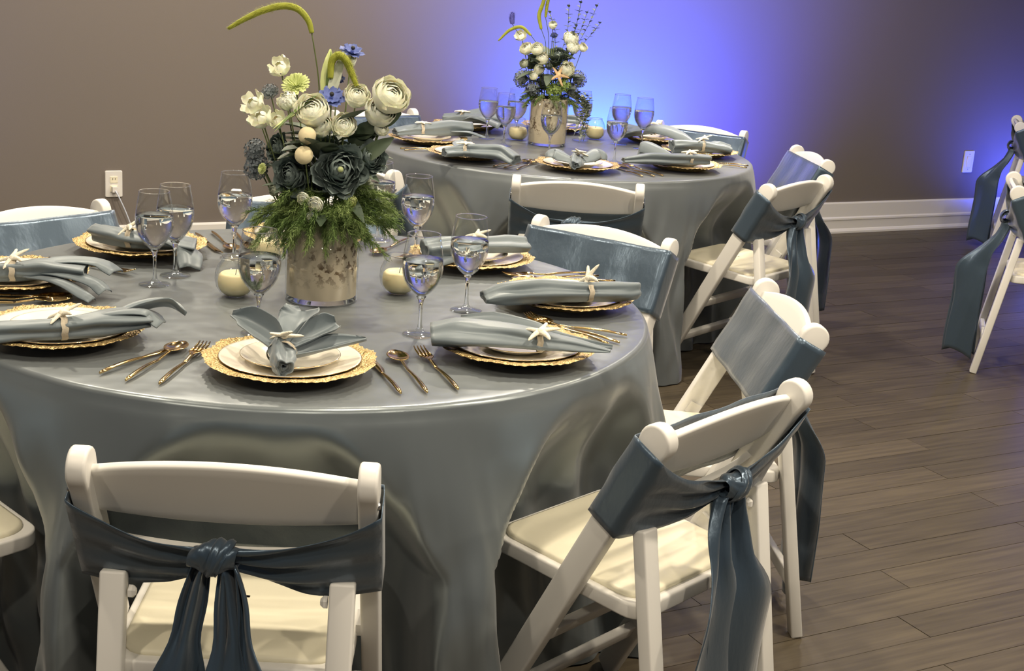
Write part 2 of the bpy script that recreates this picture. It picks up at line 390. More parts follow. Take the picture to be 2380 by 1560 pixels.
def uplight_fixture(x_along, dist, label):
    p = WP + WT * x_along - WN * dist
    e = empty('floor_uplight', (p.x, p.y, 0), WALL_A); tag(e, label, 'lamp', 'blue uplights on the floor')
    MB().lathe([(0.0, 0.0), (0.06, 0.0), (0.062, 0.01), (0.062, 0.1), (0.055, 0.11), (0.05, 0.095), (0.0, 0.09)], 24).build('housing', M['black'], e)
    MB().box((0.07, 0, 0.05), (0.006, 0.03, 0.1)).box((-0.07, 0, 0.05), (0.006, 0.03, 0.1)).build('bracket', M['black'], e, smooth=False)
    MB().lathe([(0.0, 0.098), (0.049, 0.097)], 24).build('lens', mat('blue_lens', (0.02, 0.05, 0.5), 0.2, emit=((0.03, 0.15, 1.0), 6.0)), e)
uplight_fixture(-2.30, 0.20, 'black floor uplight washing the wall blue behind the far table')
uplight_fixture(-2.30, 0.55, 'added black floor uplight, unseen, the one nearer the far table')  # unseen fixture added for the second glow light
uplight_fixture(-1.9, 0.95, 'added black floor uplight, unseen, at the edge of the far table area')  # unseen fixture added for the glow-widening third light
uplight_fixture(0.95, 0.45, 'black floor uplight washing the wall behind the right-hand chairs')

# ceiling lamp housings around the downlights
for i, (x, y_, e_) in enumerate(CEIL_LAMPS):
    if i: 
        o = link('downlight_trim', dl, None, (x, y_, 2.80))
    else:
        dl = MB().lathe([(0.083, 0.10), (0.083, 0.0), (0.10, -0.004), (0.10, 0.0)], 24).mesh('downlight_trim', M['trim'])
        o = link('downlight_trim', dl, None, (x, y_, 2.80))
    tag(o, 'round white recessed ceiling downlight', 'ceiling light', 'recessed downlights overhead')

# ------------------------------------------------------------ folding chair
PC = Vector((0, -0.172, 0.748)); PD = Vector((0, 0.4604, -0.8877)); PN = Vector((0, 0.8877, 0.4604))
def pp(x, u, v): return Vector((x, 0, 0)) + PC + PD * u + PN * v
def prism_x(outline, x0, x1, mb):     # outline: list of (u, v) in the post plane
    n = len(outline)
    a = [pp(x0, u, v) for u, v in outline]; b = [pp(x1, u, v) for u, v in outline]
    f = [tuple(range(n)), tuple(range(2 * n - 1, n - 1, -1))] + [(i, n + i, n + (i + 1) % n, (i + 1) % n) for i in range(n)]
    mb.add(a + b, f); return mb
def post_outline():
    L = (0.748) / 0.8877
    pts = []
    for i in range(15):
        a = R(-105 + 210 * i / 14); pts.append((-0.0325 * math.cos(a), 0.0325 * math.sin(a)))
    pts += [(0.030, 0.028), (0.12, 0.028), (L - 0.027 * 0.4604 / 0.8877, 0.026), (L + 0.025 * 0.4604 / 0.8877, -0.024), (0.12, -0.026), (0.030, -0.028)]
    return pts
def bar(p0, p1, w_, t, mb, roll=None):
    p0 = Vector(p0); p1 = Vector(p1); d = (p1 - p0); L = d.length; d.normalize()
    xa = Vector(roll or (1, 0, 0)); xa = (xa - d * xa.dot(d)).normalized(); ya = d.cross(xa)
    m3 = Matrix((xa, ya, d)).transposed()
    mb.box((p0 + p1) / 2, (w_, t, L), m3); return mb
def seat_pt(x, y, dz=0.0): return Vector((x, y, 0.428 + (y - 0.05) * 0.055 + dz))
def slab(w2, y0, y1, z0, z1, r_, crown=0.0, n=5):
    mb = MB(); pts = [(x, yy + (y0 + y1) / 2) for x, yy in rounded_rect(2 * w2, y1 - y0, r_, n)]
    cy = (y0 + y1) / 2; k = len(pts)
    rows = [[seat_pt(x, yy, z0) for x, yy in pts], [seat_pt(x, yy, z1) for x, yy in pts]]
    for s_ in (0.96, 0.85, 0.6, 0.3, 0.02):
        rows.append([seat_pt(x * s_, cy + (yy - cy) * s_, z1 + crown * (1 - s_ ** 4) + (0.002 if crown else 0)) for x, yy in pts])
    mb.grid(rows, closed_u=True); mb.f.append(tuple(range(k))[::-1]); return mb
def make_chair():
    e = empty('folding_chair')
    oc = post_outline()
    for s in (-1, 1):
        x0, x1 = sorted((s * 0.200, s * 0.231))
        o = prism_x(oc, x0, x1, MB()).build('back_post', M['resin'], e); bev(o, 0.0055, 3)
        MB().lathe([(0.0, 0.004), (0.005, 0.003), (0.006, 0.0)], 10).build('bolt', M['steel'], o, loc=pp(s * 0.231, 0.028, -0.02), rot=(0, s * PI / 2, 0))
    for s in (-1, 1):
        mb = MB(); bar((s * 0.178, -0.134, 0.565), (s * 0.178, -0.232, 0.0), 0.040, 0.028, mb)
        o = mb.build('rear_leg', M['resin'], e); bev(o, 0.004, 2)
        MB().lathe([(0.0, 0.012), (0.006, 0.011), (0.011, 0.006), (0.011, 0.0)], 6).build('hinge_nut', M['resin'], o, loc=(s * 0.155, -0.135, 0.53), rot=(0, -s * PI / 2, 0), smooth=False)
    # curved top panel
    rows = []; N = 24
    for side in (0, 1):
        for j in range(7):
            r_ = []
            for i in range(N + 1):
                x = lerp(-0.203, 0.203, i / N); q = 1 - (x / 0.203) ** 2
                u = lerp(0.003 - 0.037 * q, 0.095, j / 6); v = 0.004 - 0.014 * q + (0.008 if side == 0 else -0.008)
                r_.append(pp(x, u, v))
            rows.append(r_)
    rows = rows[:7] + rows[7:][::-1]
    mb = MB(); mb.grid(rows, closed_v=True)
    o = mb.build('back_panel', M['resin'], e); bev(o, 0.005, 3, 50)
    rows = []
    for side in (0, 1):
        for j in (0, 1):
            rows.append([pp(lerp(-0.203, 0.203, i / 10), 0.158 + 0.035 * j, 0.004 - 0.02 * (1 - (lerp(-1, 1, i / 10)) ** 2) + (0.007 if side == 0 else -0.007)) for i in range(11)])
    mb = MB(); mb.grid([rows[0], rows[1], rows[3], rows[2]], closed_v=True); o = mb.build('lower_slat', M['resin'], e, smooth=False)
    o = slab(0.193, -0.15, 0.235, -0.030, 0.0, 0.04).build('seat_frame', M['resin'], e); bev(o, 0.005, 3)
    o = slab(0.176, -0.132, 0.220, -0.002, 0.006, 0.045, 0.006).build('seat_pad', M['vinyl'], e)
    for s in (-1, 1):
        mb = MB(); prism_x([(0.335, -0.02), (0.335, 0.012), (0.365, 0.012), (0.365, -0.02)], *sorted((s * 0.192, s * 0.202)), mb)
        mb.build('seat_hinge', M['resin'], e, smooth=False)
    o = bar((-0.17, -0.208, 0.135), (0.17, -0.208, 0.135), 0.035, 0.018, MB(), (0, 0, 1)).build('rear_stretcher', M['resin'], e); bev(o, 0.004)
    q = pp(0, 0.70, 0); o = bar((-0.205, q.y, q.z), (0.205, q.y, q.z), 0.035, 0.02, MB(), PD).build('front_stretcher', M['resin'], e); bev(o, 0.004)
    q = pp(0, 0.53, 0); o = bar((-0.205, q.y, q.z), (0.205, q.y, q.z), 0.035, 0.02, MB(), PD).build('front_stretcher', M['resin'], e); bev(o, 0.004)
    return e

# satin sash tied round the back
def band_mesh(seed, narrow, knx=0.0):
    rg = random.Random(seed)
    st = []   # (x, v, u_top, u_bot, wrinkle)
    ut, ub = (0.038, 0.218) if narrow else (0.012, 0.200)
    NF = 26
    for i in range(NF + 1):
        x = lerp(-0.2345, 0.2345, i / NF); st.append((x, 0.034 + 0.002 * math.sin(x * 40 + seed), ut, ub, 0.0012))
    for i in range(1, 5):
        st.append((0.2365, lerp(0.034, -0.034, i / 4), ut, ub, 0.0006))
    NR = 22
    for i in range(1, NR + 1):
        t = i / NR; x = lerp(0.2345, knx + 0.018, t); k = t ** 0.8
        top = lerp(ut, 0.088, t ** (0.95 if narrow else 0.8)) + (0.022 * math.sin(PI * t) if narrow else 0.012 * math.sin(PI * t))
        bot = lerp(ub, 0.142, t ** (2.1 if narrow else 2.3))
        v = -0.036 - 0.030 * math.sin(PI / 2 * t)
        st.append((x, v, top, bot, 0.002 + 0.006 * t))
    right = st[NF:]; left = [(2 * knx * 0 - x if True else x, v, a, b, w_) for x, v, a, b, w_ in right[::-1]]
    loop = st[:NF] + right + [(knx, -0.062, 0.104, 0.140, 0.006)] + left[:-1]
    rows = []
    for n_, (x, v, a, b, w_) in enumerate(loop):
        r_ = []
        for j in range(15):
            t = j / 14; u = lerp(a, b, t)
            wr = math.sin(t * (17 if w_ > 0.0015 else 9) + seed + math.sin(n_ * 0.21) * 1.5) * w_ + noise.noise(Vector((x * 11, u * 26, seed))) * w_ * 1.5
            r_.append(pp(x, u, v + wr * (-1 if v < 0 else 1) * 0.8) + Vector((0, 0, 0)))
        rows.append(r_)
    mb = MB(); mb.grid(rows, closed_v=True); return mb
def knot_mesh(seed, knx):
    c = pp(knx, 0.105, -0.074); mb = MB(); rows = []
    NI, NK = 25, 30
    for i in range(NI):
        t = i / (NI - 1); x = lerp(-0.036, 0.036, t); r_ = []
        rr = 0.024 * (math.sin(PI * lerp(0.10, 0.90, t)) ** 0.45)
        for k in range(NK):
            b = 2 * PI * k / NK
            f = 1 + 0.16 * math.sin(2 * b + t * 9 + seed) + 0.09 * abs(math.sin(4 * b - t * 12 + seed)) + 0.10 * noise.noise(Vector((math.cos(b) * 2, math.sin(b) * 2, t * 4 + seed)))
            r_.append(c + Vector((x + 0.004 * math.sin(b + seed), rr * math.cos(b) * 0.85 * f, rr * math.sin(b) * f)))
        rows.append(r_)
    mb.grid(rows, closed_u=True)
    rows = []            # the wrap: a flat crumpled turn of cloth over the middle
    for i in range(26):
        a = 2 * PI * i / 25; r_ = []
        for j in range(9):
            q = lerp(-1, 1, j / 8); rad = 0.030 + 0.003 * math.sin(q * 6 + a * 2 + seed) - 0.004 * q * q
            r_.append(c + Vector((0.004 + q * (0.015 + 0.004 * math.sin(a + seed)) + 0.010 * math.sin(a), rad * 0.85 * math.cos(a), rad * math.sin(a))))
        rows.append(r_)
    mb.grid(rows); return mb
def tail_mesh(seed, s, knx, x_end, z_end, width, twist=0.0, ybase=-0.228, pinch=0.22, tw0=0.0):
    c = pp(knx + s * 0.018, 0.120, -0.070); mb = MB(); rows = []
    n1 = 34
    for i in range(n1 + 1):
        t = i / n1
        x = lerp(c.x, x_end, min(1, 1.25 * t ** 0.75) if s * x_end > 0.03 else t); z = lerp(c.z, z_end, t); yy = lerp(c.y, ybase, sstep(0, 0.4, t))
        wd = lerp(0.030, width, sstep(0.0, 0.30, t)) * (1 - 0.45 * math.exp(-((t - pinch) / 0.10) ** 2) * (1 if pinch < .5 else 0))
        a = twist * math.exp(-((t - 0.25) / 0.22) ** 2) + 0.10 * math.sin(t * 5 + seed) + tw0 * sstep(0.05, 0.35, t)
        r_ = []
        for j in range(13):
            q = j / 12 - 0.5
            fold = 0.010 * math.cos(q * 7 + seed + t * 2.0) * (1 - sstep(0.3, 1, t) * 0.3) + 0.012 * math.cos(q * 12 + seed) * (1 - sstep(0.0, 0.45, t))
            r_.append(Vector((x + q * wd * math.cos(a), yy + q * wd * math.sin(a) + fold + noise.noise(Vector((q * 2, z * 5, seed))) * 0.008, z + 0.02 * math.sin(q * 3 + seed) * t)))
        rows.append(r_)
    mb.grid(rows); return mb
def make_sash(seed, narrow, knx, tails, yb=-0.228, tw0=0.0):
    e = empty('chair_sash')
    o = band_mesh(seed, narrow, knx).build('band', M['sash'], e, fix=True); solid(o, 0.0018)
    o = knot_mesh(seed, knx).build('knot', M['sash'], e)
    for (s, xe, ze, wd, tw) in tails:
        o = tail_mesh(seed + s * 3 + xe * 20, s, knx, xe, ze, wd, tw, yb, 0.22, tw0).build('tail', M['sash'], e, fix=False); solid(o, 0.0016)
    return e

chair0 = make_chair()
sashA = make_sash(1.0, True, -0.012, [(-1, -0.085, 0.08, 0.095, 0.5), (1, 0.030, 0.06, 0.085, 0.3), (1, 0.070, 0.12, 0.095, -0.5)])
sashB = make_sash(4.0, False, 0.01, [(-1, -0.085, 0.05, 0.175, 0.25), (1, 0.012, 0.04, 0.165, -0.35)])
sashC = make_sash(8.0, False, -0.01, [(-1, -0.05, 0.10, 0.15, 0.3), (1, 0.05, 0.04, 0.15, 0.35)], -0.262)
sashQ = make_sash(5.0, False, 0.0, [(-1, -0.03, 0.02, 0.13, 0.0), (1, 0.03, 0.03, 0.12, 0.2)], -0.30, 1.25)
used = {}
def put(proto, O, a, label, group, cat):
    if proto.name not in used: used[proto.name] = 1; o = proto
    else: o = copy_tree(proto)
    o.location = (O[0], O[1], 0); o.rotation_euler = (0, 0, R(a)); tag(o, label, cat, group); return o
CH = [  # key, mid of the post tops, turn, sash, chair label, sash label
 ('A', (0.050, -1.055), 1.4, sashA, 'white folding chair nearest the camera, its back turned to us', 'slate blue sash with a central knot on the nearest chair back'),
 ('B', (0.869, -0.612), 47.9, sashB, 'white folding chair at the near table, right front, cream seat fully seen', 'dark slate sash with two long tails, right front of the near table'),
 ('C', (1.114, 0.200), 95.1, sashC, 'white folding chair seen side-on at the right of the near table', 'slate sash stretched over the side-on chair right of the near table'),
 ('D', (0.708, 0.965), 148.0, sashB, 'white folding chair facing us behind the right part of the near table', 'flat slate blue sash facing us behind the right of the near table'),
 ('K', (-0.185, 1.17), 184.0, sashC, 'white folding chair hidden behind the vase of the near table', 'pale blue sash glimpsed behind the near vase and its fern'),
 ('M', (-0.855, 0.685), 231.0, sashB, 'white folding chair facing us at the left back of the near table', 'wide flat blue-grey sash at the left edge of the picture'),
 ('N', (-0.805, -0.775), -45.0, sashC, 'white folding chair cut off at the left edge, only a seat corner showing', 'slate sash on the chair cut off at the left edge'),
 ('E', (0.658, 1.800), -2.1, sashA, 'white folding chair seen from behind at the front of the far table', 'dark slate sash with a central knot, front of the far table'),
 ('F', (1.490, 2.165), 50.6, sashB, 'white folding chair seen from behind, right front of the far table', 'dark slate sash with a knot and long tails, right front of far table'),
 ('G', (1.700, 2.99), 96.6, sashC, 'white folding chair right of the far table, its back lit blue', 'bright blue-lit sash on the chair right of the far table'),
 ('H', (1.305, 3.72), 153.0, sashB, 'white folding chair facing us at the right back of the far table', 'blue-grey sash facing us at the right back of the far table'),
 ('I', (-0.137, 1.877), -43.0, sashA, 'white folding chair left front of the far table, half hidden by the bouquet', 'slate sash on the chair half hidden by the near bouquet'),
 ('J', (-0.242, 3.457), 220.0, sashC, 'white folding chair left back of the far table, just above the near bouquet', 'pale blue sash at the left back of the far table'),
 ('Q', (2.455, 2.60), -106.0, sashQ, 'white folding chair cut off at the right edge, its slanted leg showing', 'slate sash hanging long with a bright blue edge, right picture edge'),
 ('O', (3.335, 5.20), -106.0, sashQ, 'white folding chair at the right edge nearest the wall', 'blue sash at the right edge, tails hanging before the baseboard'),
]
chairs_xy = {}
for k, m_, a, sp, lc, ls in CH:
    Y = Vector((-math.sin(R(a)), math.cos(R(a)))); O = Vector(m_) + Y * 0.172
    g = 'near' if k in 'ABCDKMN' else ('far' if k in 'EFGHIJ' else 'third')
    gn = {'near': 'folding chairs round the near table', 'far': 'folding chairs round the far table', 'third': 'folding chairs at the right edge'}[g]
    gs = gn.replace('folding chairs', 'sashes on the chairs')
    put(chair0, O, a, lc, gn, 'chair'); put(sp, O, a, ls, gs, 'sash')
    chairs_xy[k] = (O, Y, Vector((Y.y, -Y.x)), g)

# ------------------------------------------------------------ round tables and cloths
T1 = (0.0, 0.0, 0.765); T2 = (0.616, 2.737, 0.785)
def round_table(T, label):
    e = empty('round_table', (T[0], T[1], 0)); tag(e, label, 'table', 'round banquet tables')
    o = MB().lathe([(0.0, 0.725), (T[2] - 0.012, 0.725), (T[2] - 0.006, 0.731), (T[2] - 0.006, 0.742), (T[2] - 0.012, 0.748), (0.0, 0.748)], 72).build('table_top', M['wood_table'], e)
    for sx in (-1, 1):
        for sy in (-1, 1):
            MB().tube([(sx * 0.3, sy * 0.42, 0.725), (sx * 0.3, sy * 0.42, 0.0)], 0.014, 8).build('leg', M['steel'], e)
        MB().tube([(sx * 0.3, -0.42, 0.12), (sx * 0.3, 0.42, 0.12)], 0.011, 8).build('crossbar', M['steel'], e)
round_table(T1, 'round banquet table in front, under the silver-blue cloth')
round_table(T2, 'round banquet table behind, under the grey cloth')
def cloth(T, keys, m, seed, label):
    cx, cy, R0 = T; NT = 560; rows = []
    prof = [(r_, 0.756, 0.0) for r_ in (0.001, 0.12, 0.25, 0.38, 0.5, 0.6, 0.68, 0.73)]
    rr = 0.014
    for i in range(6):
        a = PI / 2 * i / 5; prof.append((R0 - rr + rr * math.sin(a), 0.7565 - rr + rr * math.cos(a), 0.0))
    ND = 60
    for i in range(1, ND + 1):
        t = (i / ND); prof.append((R0, lerp(0.7425, 0.006, t), t))
    waves = [(7, 0.30), (13, 0.33), (19, 0.20), (29, 0.12), (43, 0.05)]
    rg = random.Random(seed); ph = [rg.uniform(0, 6.28) for _ in waves]
    ch = [chairs_xy[k] for k in keys]
    for (r_, z, t) in prof:
        row_ = []
        for k in range(NT):
            th = 2 * PI * k / NT
            c, s = math.cos(th), math.sin(th)
            zz = z; r2 = r_
            if t > 0:
                warp = 0.7 * noise.noise(Vector((c * 2, s * 2, seed + t * 1.6))) + 0.9 * t * noise.noise(Vector((c * 1.5, s * 1.5, seed + 9)))
                f = 0
                for (n_, am), p_ in zip(waves, ph):
                    x = math.sin(n_ * (th + warp * 0.25) + p_)
                    f += am * (1 - abs(x) * 1.4 if n_ > 15 else x)
                amp = 0.066 * sstep(0.02, 0.70, t) + 0.012 * t
                r2 = R0 + 0.095 * t ** 0.7 + f * amp + 0.012 * noise.noise(Vector((c * 7, s * 7, t * 4 + seed))) * sstep(0, .3, t) + 0.007 * noise.noise(Vector((c * 17 + t * 3, s * 17, t * 5 + seed))) * sstep(0.03, .35, t)
                zz = z + 0.006 * noise.noise(Vector((c * 5, s * 5, seed))) * (1 - t)
            else:
                zz = z + 0.0012 * noise.noise(Vector((c * r_ * 6, s * r_ * 6, seed)))
            x, y_ = cx + r2 * c, cy + r2 * s
            if t > 0:
                for (O, Y, X, g) in ch:
                    d = Vector((x, y_)) - O; lx, ly = d.dot(X), d.dot(Y)
                    wz = sstep(0.745, 0.48, zz)
                    yn = 0.270 + 0.014 * math.sin(lx * 38 + seed + zz * 9) + 0.02 * noise.noise(Vector((lx * 9, zz * 7, seed)))
                    if ly < yn and wz > 0:
                        t2 = max(0.0, min(1.0, (0.745 - zz) / 0.30)); hw = lerp(0.02, 0.245, t2 ** 0.8)
                        wx = sstep(hw + 0.10, hw, abs(lx))
                        mv = (yn - ly) * wx * wz
                        x += Y.x * mv; y_ += Y.y * mv
                if zz < 0.012: zz = 0.004
            row_.append((x, y_, zz))
        rows.append(row_)
    mb = MB(); mb.grid(rows, closed_u=True)
    mb.f.append(tuple(range(NT)))
    o = mb.build('tablecloth', m, None, fix=True); tag(o, label, 'tablecloth', 'floor-length tablecloths')
    return o
cloth(T1, 'ABCDKMN', M['cloth'], 3.3, 'silver-blue satin cloth draped to the floor over the near round table')
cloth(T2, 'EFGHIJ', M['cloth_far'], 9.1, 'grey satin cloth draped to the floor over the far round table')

# ------------------------------------------------------------ place settings: prototypes
def charger_mesh():
    rows = []; N = 216
    prof = [(0.0, 0.004), (0.05, 0.004), (0.095, 0.004), (0.104, 0.006), (0.114, 0.014), (0.122, 0.017), (0.130, 0.019), (0.138, 0.021), (0.146, 0.022), (0.153, 0.0225), (0.159, 0.0215)]
    for j, (r_, z) in enumerate(prof):
        e = sstep(0.118, 0.159, r_)
        rows.append([((r_ * (1 + e * (0.022 * math.sin(11 * a) * abs(math.sin(5.5 * a)) + 0.010 * math.sin(54 * a)))) * math.cos(a), (r_ * (1 + e * (0.022 * math.sin(11 * a) * abs(math.sin(5.5 * a)) + 0.010 * math.sin(54 * a)))) * math.sin(a), z * 1.22 + e * (0.0012 * math.sin(54 * a + (PI if j % 2 else 0)) + 0.0018 * math.sin(11 * a))) for a in [2 * PI * k / N for k in range(N)]])
    mb = MB(); mb.grid(rows, closed_u=True); return mb
ch_me = charger_mesh().mesh('charger', M['gold_charger'])
def plate_me(r_, name):
    prof = [(0.0, 0.0), (r_ * .58, 0.0), (r_ * .62, 0.001), (r_ * .70, 0.006), (r_ * .85, 0.011), (r_ * .97, 0.0145), (r_, 0.0165), (r_ * .995, 0.0175), (r_ * .96, 0.0165), (r_ * .84, 0.0130), (r_ * .70, 0.0085), (r_ * .62, 0.004), (r_ * .55, 0.0032), (0.0, 0.003)]
    return MB().lathe(prof, 72).mesh(name, M['china'])
din_me = plate_me(0.131, 'dinner_plate'); sal_me = plate_me(0.092, 'salad_plate')
rim_me = {}
for r_ in (0.131, 0.092):
    rim_me[r_] = MB().tube([(r_ * 0.999 * math.cos(2 * PI * k / 64), r_ * 0.999 * math.sin(2 * PI * k / 64), 0.0170) for k in range(65)], 0.0006, 6, cap=False).mesh('gold_rim', M['gold'])
def starfish_me(name, m, L=0.036, w_=0.0075, h_=0.006):
    mb = MB(); 
    for k in range(5):
        a = 2 * PI * k / 5 + 0.1 * math.sin(k * 2.3); rows = []
        for i in range(8):
            t = i / 7; ww = w_ * (1 - 0.62 * t) * (1 if i < 7 else 0.3); hh = h_ * (1 - 0.55 * t) * (1 if i < 7 else 0.3)
            c = Vector((math.cos(a), math.sin(a), 0)) * (L * t * (1 + 0.08 * math.sin(k * 1.7))) + Vector((-math.sin(a), math.cos(a), 0)) * 0.003 * math.sin(t * 3 + k)
            n_ = Vector((-math.sin(a), math.cos(a), 0))
            rows.append([c + n_ * ww * math.cos(b) + Vector((0, 0, hh * math.sin(b) * (0.5 if math.sin(b) < 0 else 1))) for b in [2 * PI * q / 10 for q in range(10)]])
        b0 = len(mb.v); mb.grid(rows, closed_u=True); mb.f.append(tuple(range(b0, b0 + 10)))
    mb.ball((0, 0, 0.001), w_ * 1.15, 10, 6, (1, 1, 0.8))
    return mb.mesh(name, m)
star_me = starfish_me('starfish', M['star'])
star_tan = starfish_me('starfish', M['tan'], 0.045, 0.009)
def band_me():
    rows = []
    for i in range(5):
        y_ = lerp(-0.006, 0.006, i / 4)
        rows.append([(0.027 * math.cos(a), y_ + 0.001 * math.sin(7 * a), 0.023 * math.sin(a)) for a in [2 * PI * k / 28 for k in range(28)]])
    mb = MB(); mb.grid(rows, closed_u=True); return mb.mesh('band', M['twine'])
ring_me = band_me()

# gold cutlery, handle end at the origin, pointing along +Y, flat on the table
def handle(mb, L0, L1):
    rows = []
    for i in range(9):
        t = i / 8; y_ = lerp(0, L0, t); w_ = lerp(0.0052, 0.0032, t) * (0.35 if i == 0 else 1); h_ = 0.0026
        z = 0.0035 + 0.003 * math.sin(PI * t)
        rows.append([(w_ * math.cos(a), y_, z + h_ * math.sin(a)) for a in [2 * PI * k / 10 for k in range(10)]])
    b0 = len(mb.v); mb.grid(rows, closed_u=True); mb.f.append(tuple(range(b0, b0 + 10)))
def neck(mb, L0, L1, w1, z1):
    rows = []
    for i in range(6):
        t = i / 5; rows.append([(lerp(0.0032, w1, t * t) * math.cos(a), lerp(L0, L1, t), lerp(0.0035, z1, t) + 0.0016 * math.sin(a)) for a in [2 * PI * k / 10 for k in range(10)]])
    mb.grid(rows, closed_u=True)
def fork_proto():
    e = empty('fork'); mb = MB(); handle(mb, 0.130, 0); mb.build('handle', M['gold'], e)
    mb = MB(); neck(mb, 0.130, 0.172, 0.0035, 0.008)
    rows = []
    for i in range(6):
        t = i / 5; w_ = lerp(0.004, 0.0125, sstep(0, 0.7, t)); y_ = lerp(0.17, 0.198, t); z = lerp(0.008, 0.0065, t)
        rows.append([(w_ * q, y_, z + 0.002 * q * q) for q in (-1, -.6, -.2, .2, .6, 1)])
    mb.grid(rows)
    for q in (-0.0105, -0.0035, 0.0035, 0.0105):
        mb.tube([(q, 0.196, 0.0072), (q * 1.0, 0.215, 0.007), (q * 0.98, 0.235, 0.009), (q * 0.95, 0.247, 0.0125)], [0.0021, 0.002, 0.0016, 0.0007], 6)
    o = mb.build('tines', M['gold'], e, fix=False); solid(o, 0.0014); return e
def spoon_proto():
    e = empty('spoon'); mb = MB(); handle(mb, 0.130, 0); mb.build('handle', M['gold'], e)
    mb = MB(); neck(mb, 0.130, 0.182, 0.004, 0.008); 
    rows = []
    for i in range(11):
        t = i / 10; y_ = lerp(0.178, 0.246, t); w_ = 0.0215 * math.sin(PI * (0.06 + 0.92 * t)) ** 0.62
        dep = 0.0065 * math.sin(PI * t) ** 0.8
        rows.append([(w_ * q, y_, 0.0095 - dep * (1 - q * q)) for q in [lerp(-1, 1, k / 10) for k in range(11)]])
    mb2 = MB(); mb2.grid(rows)
    mb.build('neck', M['gold'], e); o = mb2.build('bowl', M['gold'], e, fix=False); solid(o, 0.0013); return e
def knife_proto():
    e = empty('knife'); mb = MB(); handle(mb, 0.115, 0); mb.build('handle', M['gold'], e)
    mb = MB(); rows = []
    for i in range(12):
        t = i / 11; y_ = lerp(0.112, 0.238, t); lo = -0.004; hi = 0.004 + 0.007 * sstep(0, 0.3, t)
        if t > 0.75: hi = lerp(hi, lo + 0.001, sstep(0.75, 1, t))
        rows.append([(lo, y_, 0.0042), (lerp(lo, hi, .5), y_, 0.0050), (hi, y_, 0.0030), (lerp(lo, hi, .5), y_, 0.0026)])
    b0 = len(mb.v); mb.grid(rows, closed_u=True); mb.f.append((b0, b0 + 1, b0 + 2, b0 + 3)); n_ = len(mb.v); mb.f.append((n_ - 4, n_ - 3, n_ - 2, n_ - 1))
    mb.build('blade', M['gold'], e); return e
CUT = {'fork': fork_proto(), 'spoon': spoon_proto(), 'knife': knife_proto()}
cut_used = set()
def put_cut(kind, p, ang, label, group):
    if kind in cut_used: o = copy_tree(CUT[kind])
    else: o = CUT[kind]; cut_used.add(kind)
    o.location = (p[0], p[1], 0.7575); o.rotation_euler = (0, 0, ang - PI / 2); tag(o, label, kind, group)

# goblet with water
def goblet_proto():
    e = empty('water_goblet')
    MB().lathe([(0.0, 0.0), (0.034, 0.0), (0.0355, 0.001), (0.034, 0.0022), (0.020, 0.0045), (0.010, 0.008), (0.0058, 0.014)], 36).build('foot', M['glass'], e)
    MB().lathe([(0.0058, 0.0135), (0.0042, 0.025), (0.0036, 0.045), (0.0040, 0.062), (0.0062, 0.074), (0.0105, 0.082), (0.0, 0.083)], 18).build('stem', M['glass_solid'], e)
    bowl = [(0.0, 0.0805), (0.006, 0.081), (0.0125, 0.084), (0.020, 0.091), (0.029, 0.102), (0.036, 0.114), (0.0405, 0.127), (0.0425, 0.141), (0.0422, 0.156), (0.0402, 0.172), (0.0375, 0.189), (0.0345, 0.206), (0.0335, 0.2115)]
    MB().lathe(bowl, 40).build('bowl', M['glass'], e)
    MB().tube([(0.0335 * math.cos(2 * PI * k / 40), 0.0335 * math.sin(2 * PI * k / 40), 0.2118) for k in range(41)], 0.0011, 6, cap=False).build('rim', M['glass_solid'], e)
    wl = 0.160
    wp_ = [(0.0, 0.0835)] + [(max(r_ - 0.0014, 0.002), z + 0.001) for r_, z in bowl[2:9] ] + [(0.0402, wl), (0.0, wl)]
    MB().lathe(wp_, 40).build('water', M['water'], e)
    return e
gob = goblet_proto(); gob_used = []
def put_gob(x, y_, label, group):
    o = copy_tree(gob) if gob_used else gob
    gob_used.append(1); o.location = (x, y_, 0.7572); o.rotation_euler = (0, 0, random.uniform(0, 6)); tag(o, label, 'glass', group)

# votive bubble bowl with candle
def votive_proto():
    e = empty('votive_bowl')
    MB().lathe([(0.0, 0.001), (0.022, 0.001), (0.033, 0.008), (0.042, 0.022), (0.0455, 0.040), (0.0435, 0.058), (0.037, 0.074), (0.030, 0.084), (0.0285, 0.090)], 36).build('glass_bowl', M['glass'], e)
    MB().tube([(0.0285 * math.cos(2 * PI * k / 32), 0.0285 * math.sin(2 * PI * k / 32), 0.0903) for k in range(33)], 0.0012, 6, cap=False).build('rim', M['glass_solid'], e)
    return e
def candle_proto():
    e = empty('candle')
    MB().lathe([(0.0, 0.003), (0.021, 0.003), (0.031, 0.010), (0.037, 0.020), (0.0385, 0.034), (0.036, 0.048), (0.031, 0.053), (0.024, 0.050), (0.0, 0.048)], 32).build('wax', M['wax'], e)
    MB().tube([(0, 0, 0.048), (0.001, 0, 0.055), (0.002, 0, 0.060)], 0.0008, 5).build('wick', M['black'], e)
    return e
vot = votive_proto(); can = candle_proto(); vot_used = []
def put_vot(x, y_, lab, grp):
    o = copy_tree(vot) if vot_used else vot; c = copy_tree(can) if vot_used else can
    vot_used.append(1)
    o.location = (x, y_, 0.7572); tag(o, 'round clear glass votive bowl ' + lab, 'candle holder', 'votive bowls ' + grp)
    c.location = (x, y_, 0.7572); tag(c, 'ivory candle inside the votive bowl ' + lab, 'candle', 'candles ' + grp)

